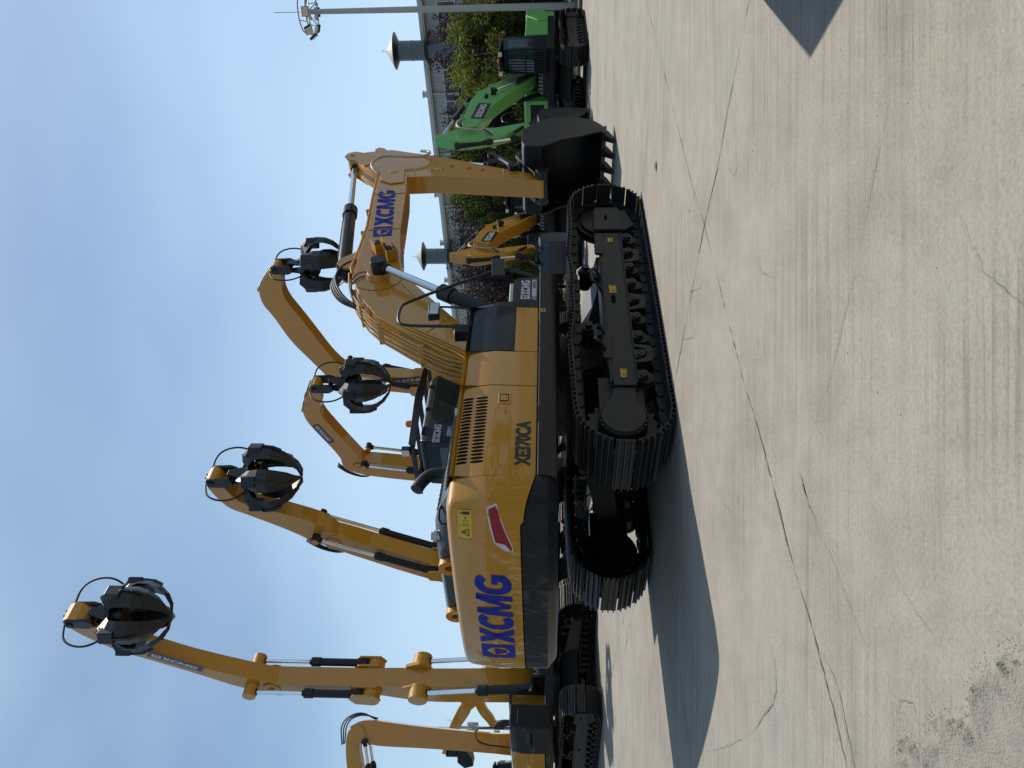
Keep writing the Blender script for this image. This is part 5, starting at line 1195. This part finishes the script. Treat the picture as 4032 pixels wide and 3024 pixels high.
for pts, w in (([(1.6, 2.9), (1.086, 3.118), (.763, 3.293), (.503, 3.425), (.285, 3.568), (.014, 3.74), (-.257, 3.98), (-.447, 4.198)], .0035),
               ([(-.447, 4.198), (-.525, 4.123), (-.612, 4.05), (-.70, 3.93)], .012), ([(-.70, 3.93), (-.86, 3.66), (-1.102, 3.319)], .004),
               ([(-1.381, 5.202), (-1.409, 4.975), (-1.561, 4.718), (-1.686, 4.599), (-1.80, 4.60), (-1.908, 4.67), (-2.263, 5.086), (-2.654, 5.726), (-3.056, 6.46)], .007),
               ([(-1.29, 3.945), (-1.349, 3.722), (-1.419, 3.619), (-1.518, 3.549), (-1.685, 3.443), (-1.9, 3.2)], .010),
               ([(1.841, 6.905), (1.735, 7.141), (1.63, 7.43), (1.455, 7.43), (1.281, 7.197)], .012), ([(1.379, 7.743), (1.046, 7.49), (.869, 7.312), (.85, 6.978), (.858, 6.723)], .009),
               ([(.44, 7.743), (.433, 7.254), (.482, 7.032)], .008), ([(-.9, 6.1), (-.95, 5.6), (-1.2, 5.2), (-1.381, 5.202)], .004), ([(1.74, 5.62), (1.55, 5.5), (1.5, 5.62), (1.62, 5.8)], .006),
               ([(-1.25, 2.83), (-1.17, 2.90), (-1.20, 3.0), (-1.28, 3.02)], .008), ([(.9, 5.1), (.7, 4.9), (.62, 4.6)], .003), ([(-.4, 3.3), (-.75, 3.05), (-.9, 2.7)], .003), ([(.6, 2.6), (.35, 2.45), (.2, 2.2)], .0025)):
    ribbon('crack', pts, w, 'crack', .007, .012, step=.015, taper=True)
# broken, gravelly patch
pb = MB(); edge = [(-.60, 2.02), (-.72, 2.18), (-.769, 2.24), (-.834, 2.325), (-.903, 2.433), (-1.001, 2.498), (-1.093, 2.61), (-1.194, 2.733), (-1.31, 2.86), (-1.36, 3.0), (-1.47, 3.02), (-1.75, 2.95)]
E2 = []
for a, b_ in zip(edge, edge[1:]):
    for i in range(22): t = i / 22; x = a[0] + (b_[0] - a[0]) * t; y = a[1] + (b_[1] - a[1]) * t; q = noise.noise(Vector((x * 9, y * 9, 0))) * .05 + noise.noise(Vector((x * 31, y * 31, 0))) * .022; E2.append((x + q, y + q))
vs = []; fs = []; NJ = 90
for i, (x, y) in enumerate(E2):
    for j in range(NJ):
        s_k = j / (NJ - 1); px = x - s_k * 1.1; py = y - s_k * .95; dd = s_k * 1.45
        rim = math.exp(-(dd / .07) ** 2); n1 = noise.noise(Vector((px * 14, py * 14, 0))); n2 = noise.noise(Vector((px * 48, py * 48, 3))); n3 = noise.noise(Vector((px * 110, py * 110, 3)))
        hgt = .006 + .008 * n1 + .005 * n2 + .003 * n3 + rim * (.012 + .020 * n1 + .014 * n2)
        vs.append((px, py, max(-.01, hgt) if j else -.004))
for i in range(len(E2) - 1):
    for j in range(NJ - 1): a = i * NJ + j; fs.append((a, a + NJ, a + NJ + 1, a + 1))
pb.add(vs, fs); MT['rubble'] = mat('rubble', (.235, .208, .175), .95, var=.30, vscale=11, bump=.8, bscale=120); struct('broken_patch', pb, 'rubble', smooth=60)
gv = MB(); rg = random.Random(9)
def stone(x, y, s): 
    M = Matrix.Translation((x, y, s * .25)) @ Matrix.Rotation(rg.uniform(0, 6), 4, 'Z') @ Matrix.Rotation(rg.uniform(-.4, .4), 4, 'X')
    gv.add([(-s, -s * .6, -s * .3), (s, -s * .5, -s * .3), (s * .8, s * .6, -s * .3), (-s * .7, s * .7, -s * .3), (-s * .5, -s * .3, s * .45), (s * .6, -s * .2, s * .4), (s * .4, s * .4, s * .5), (-s * .4, s * .3, s * .35)], [(0, 3, 2, 1), (4, 5, 6, 7), (0, 1, 5, 4), (1, 2, 6, 5), (2, 3, 7, 6), (3, 0, 4, 7)], M)
for x, y in E2:
    for _ in range(3): stone(x + rg.gauss(0, .03), y + rg.gauss(0, .03), rg.uniform(.0015, .004))
for _ in range(500): a = rg.random(); i = int(rg.random() * len(E2)); stone(E2[i][0] - a * 1.0 + rg.gauss(0, .02), E2[i][1] - a * .9, rg.uniform(.002, .006))
for _ in range(260): stone(rg.uniform(-3, 4), rg.uniform(1.6, 9), rg.uniform(.0015, .005))
go = obj('gravel', gv, 'stone', smooth=0); tag(go, 'loose gravel and crumbs along the broken concrete patch', 'gravel', kind='stuff')
lf = MB(); lf.add([(2.62, 9.60, .012), (2.70, 9.55, .03), (2.78, 9.62, .012), (2.70, 9.68, .02)], [(0, 1, 2, 3)])
MT['dry_leaf'] = mat('dry_leaf', (.28, .17, .05), .8); tag(obj('dead_leaf', lf, 'dry_leaf', smooth=0), 'small dry brown leaf on the concrete beyond the near track', 'leaf')

# ------------------------------------------------------------------ unseen belt of trees, added as something dark for the paint to reflect
wd = MB(); rw = random.Random(21)
for i in range(64):
    a = R(78 + 246 * i / 63); d = 46 + rw.uniform(-4, 4); cx_, cy_ = d * sin(a), d * cos(a); hh = rw.uniform(8, 11.5)
    wd.cyl((cx_, cy_, 0), (cx_, cy_, hh * .5), .22, .12, n=6)
    for _ in range(26):
        q = Vector((rw.gauss(0, 1), rw.gauss(0, 1), rw.gauss(0, 1))).normalized(); c = Vector((cx_ + q.x * 2.3, cy_ + q.y * 2.3, hh * .52 + q.z * hh * .42))
        for _ in range(16): leaf(wd, c + Vector((rw.gauss(0, .7), rw.gauss(0, .7), rw.gauss(0, .6))), rw.uniform(.35, .7), rw)
tag(obj('unseen_tree_belt', wd, 'leaf_dark', smooth=0, fix=False), 'unseen belt of dark trees added behind the camera for the paint to reflect', 'wood', kind='stuff')
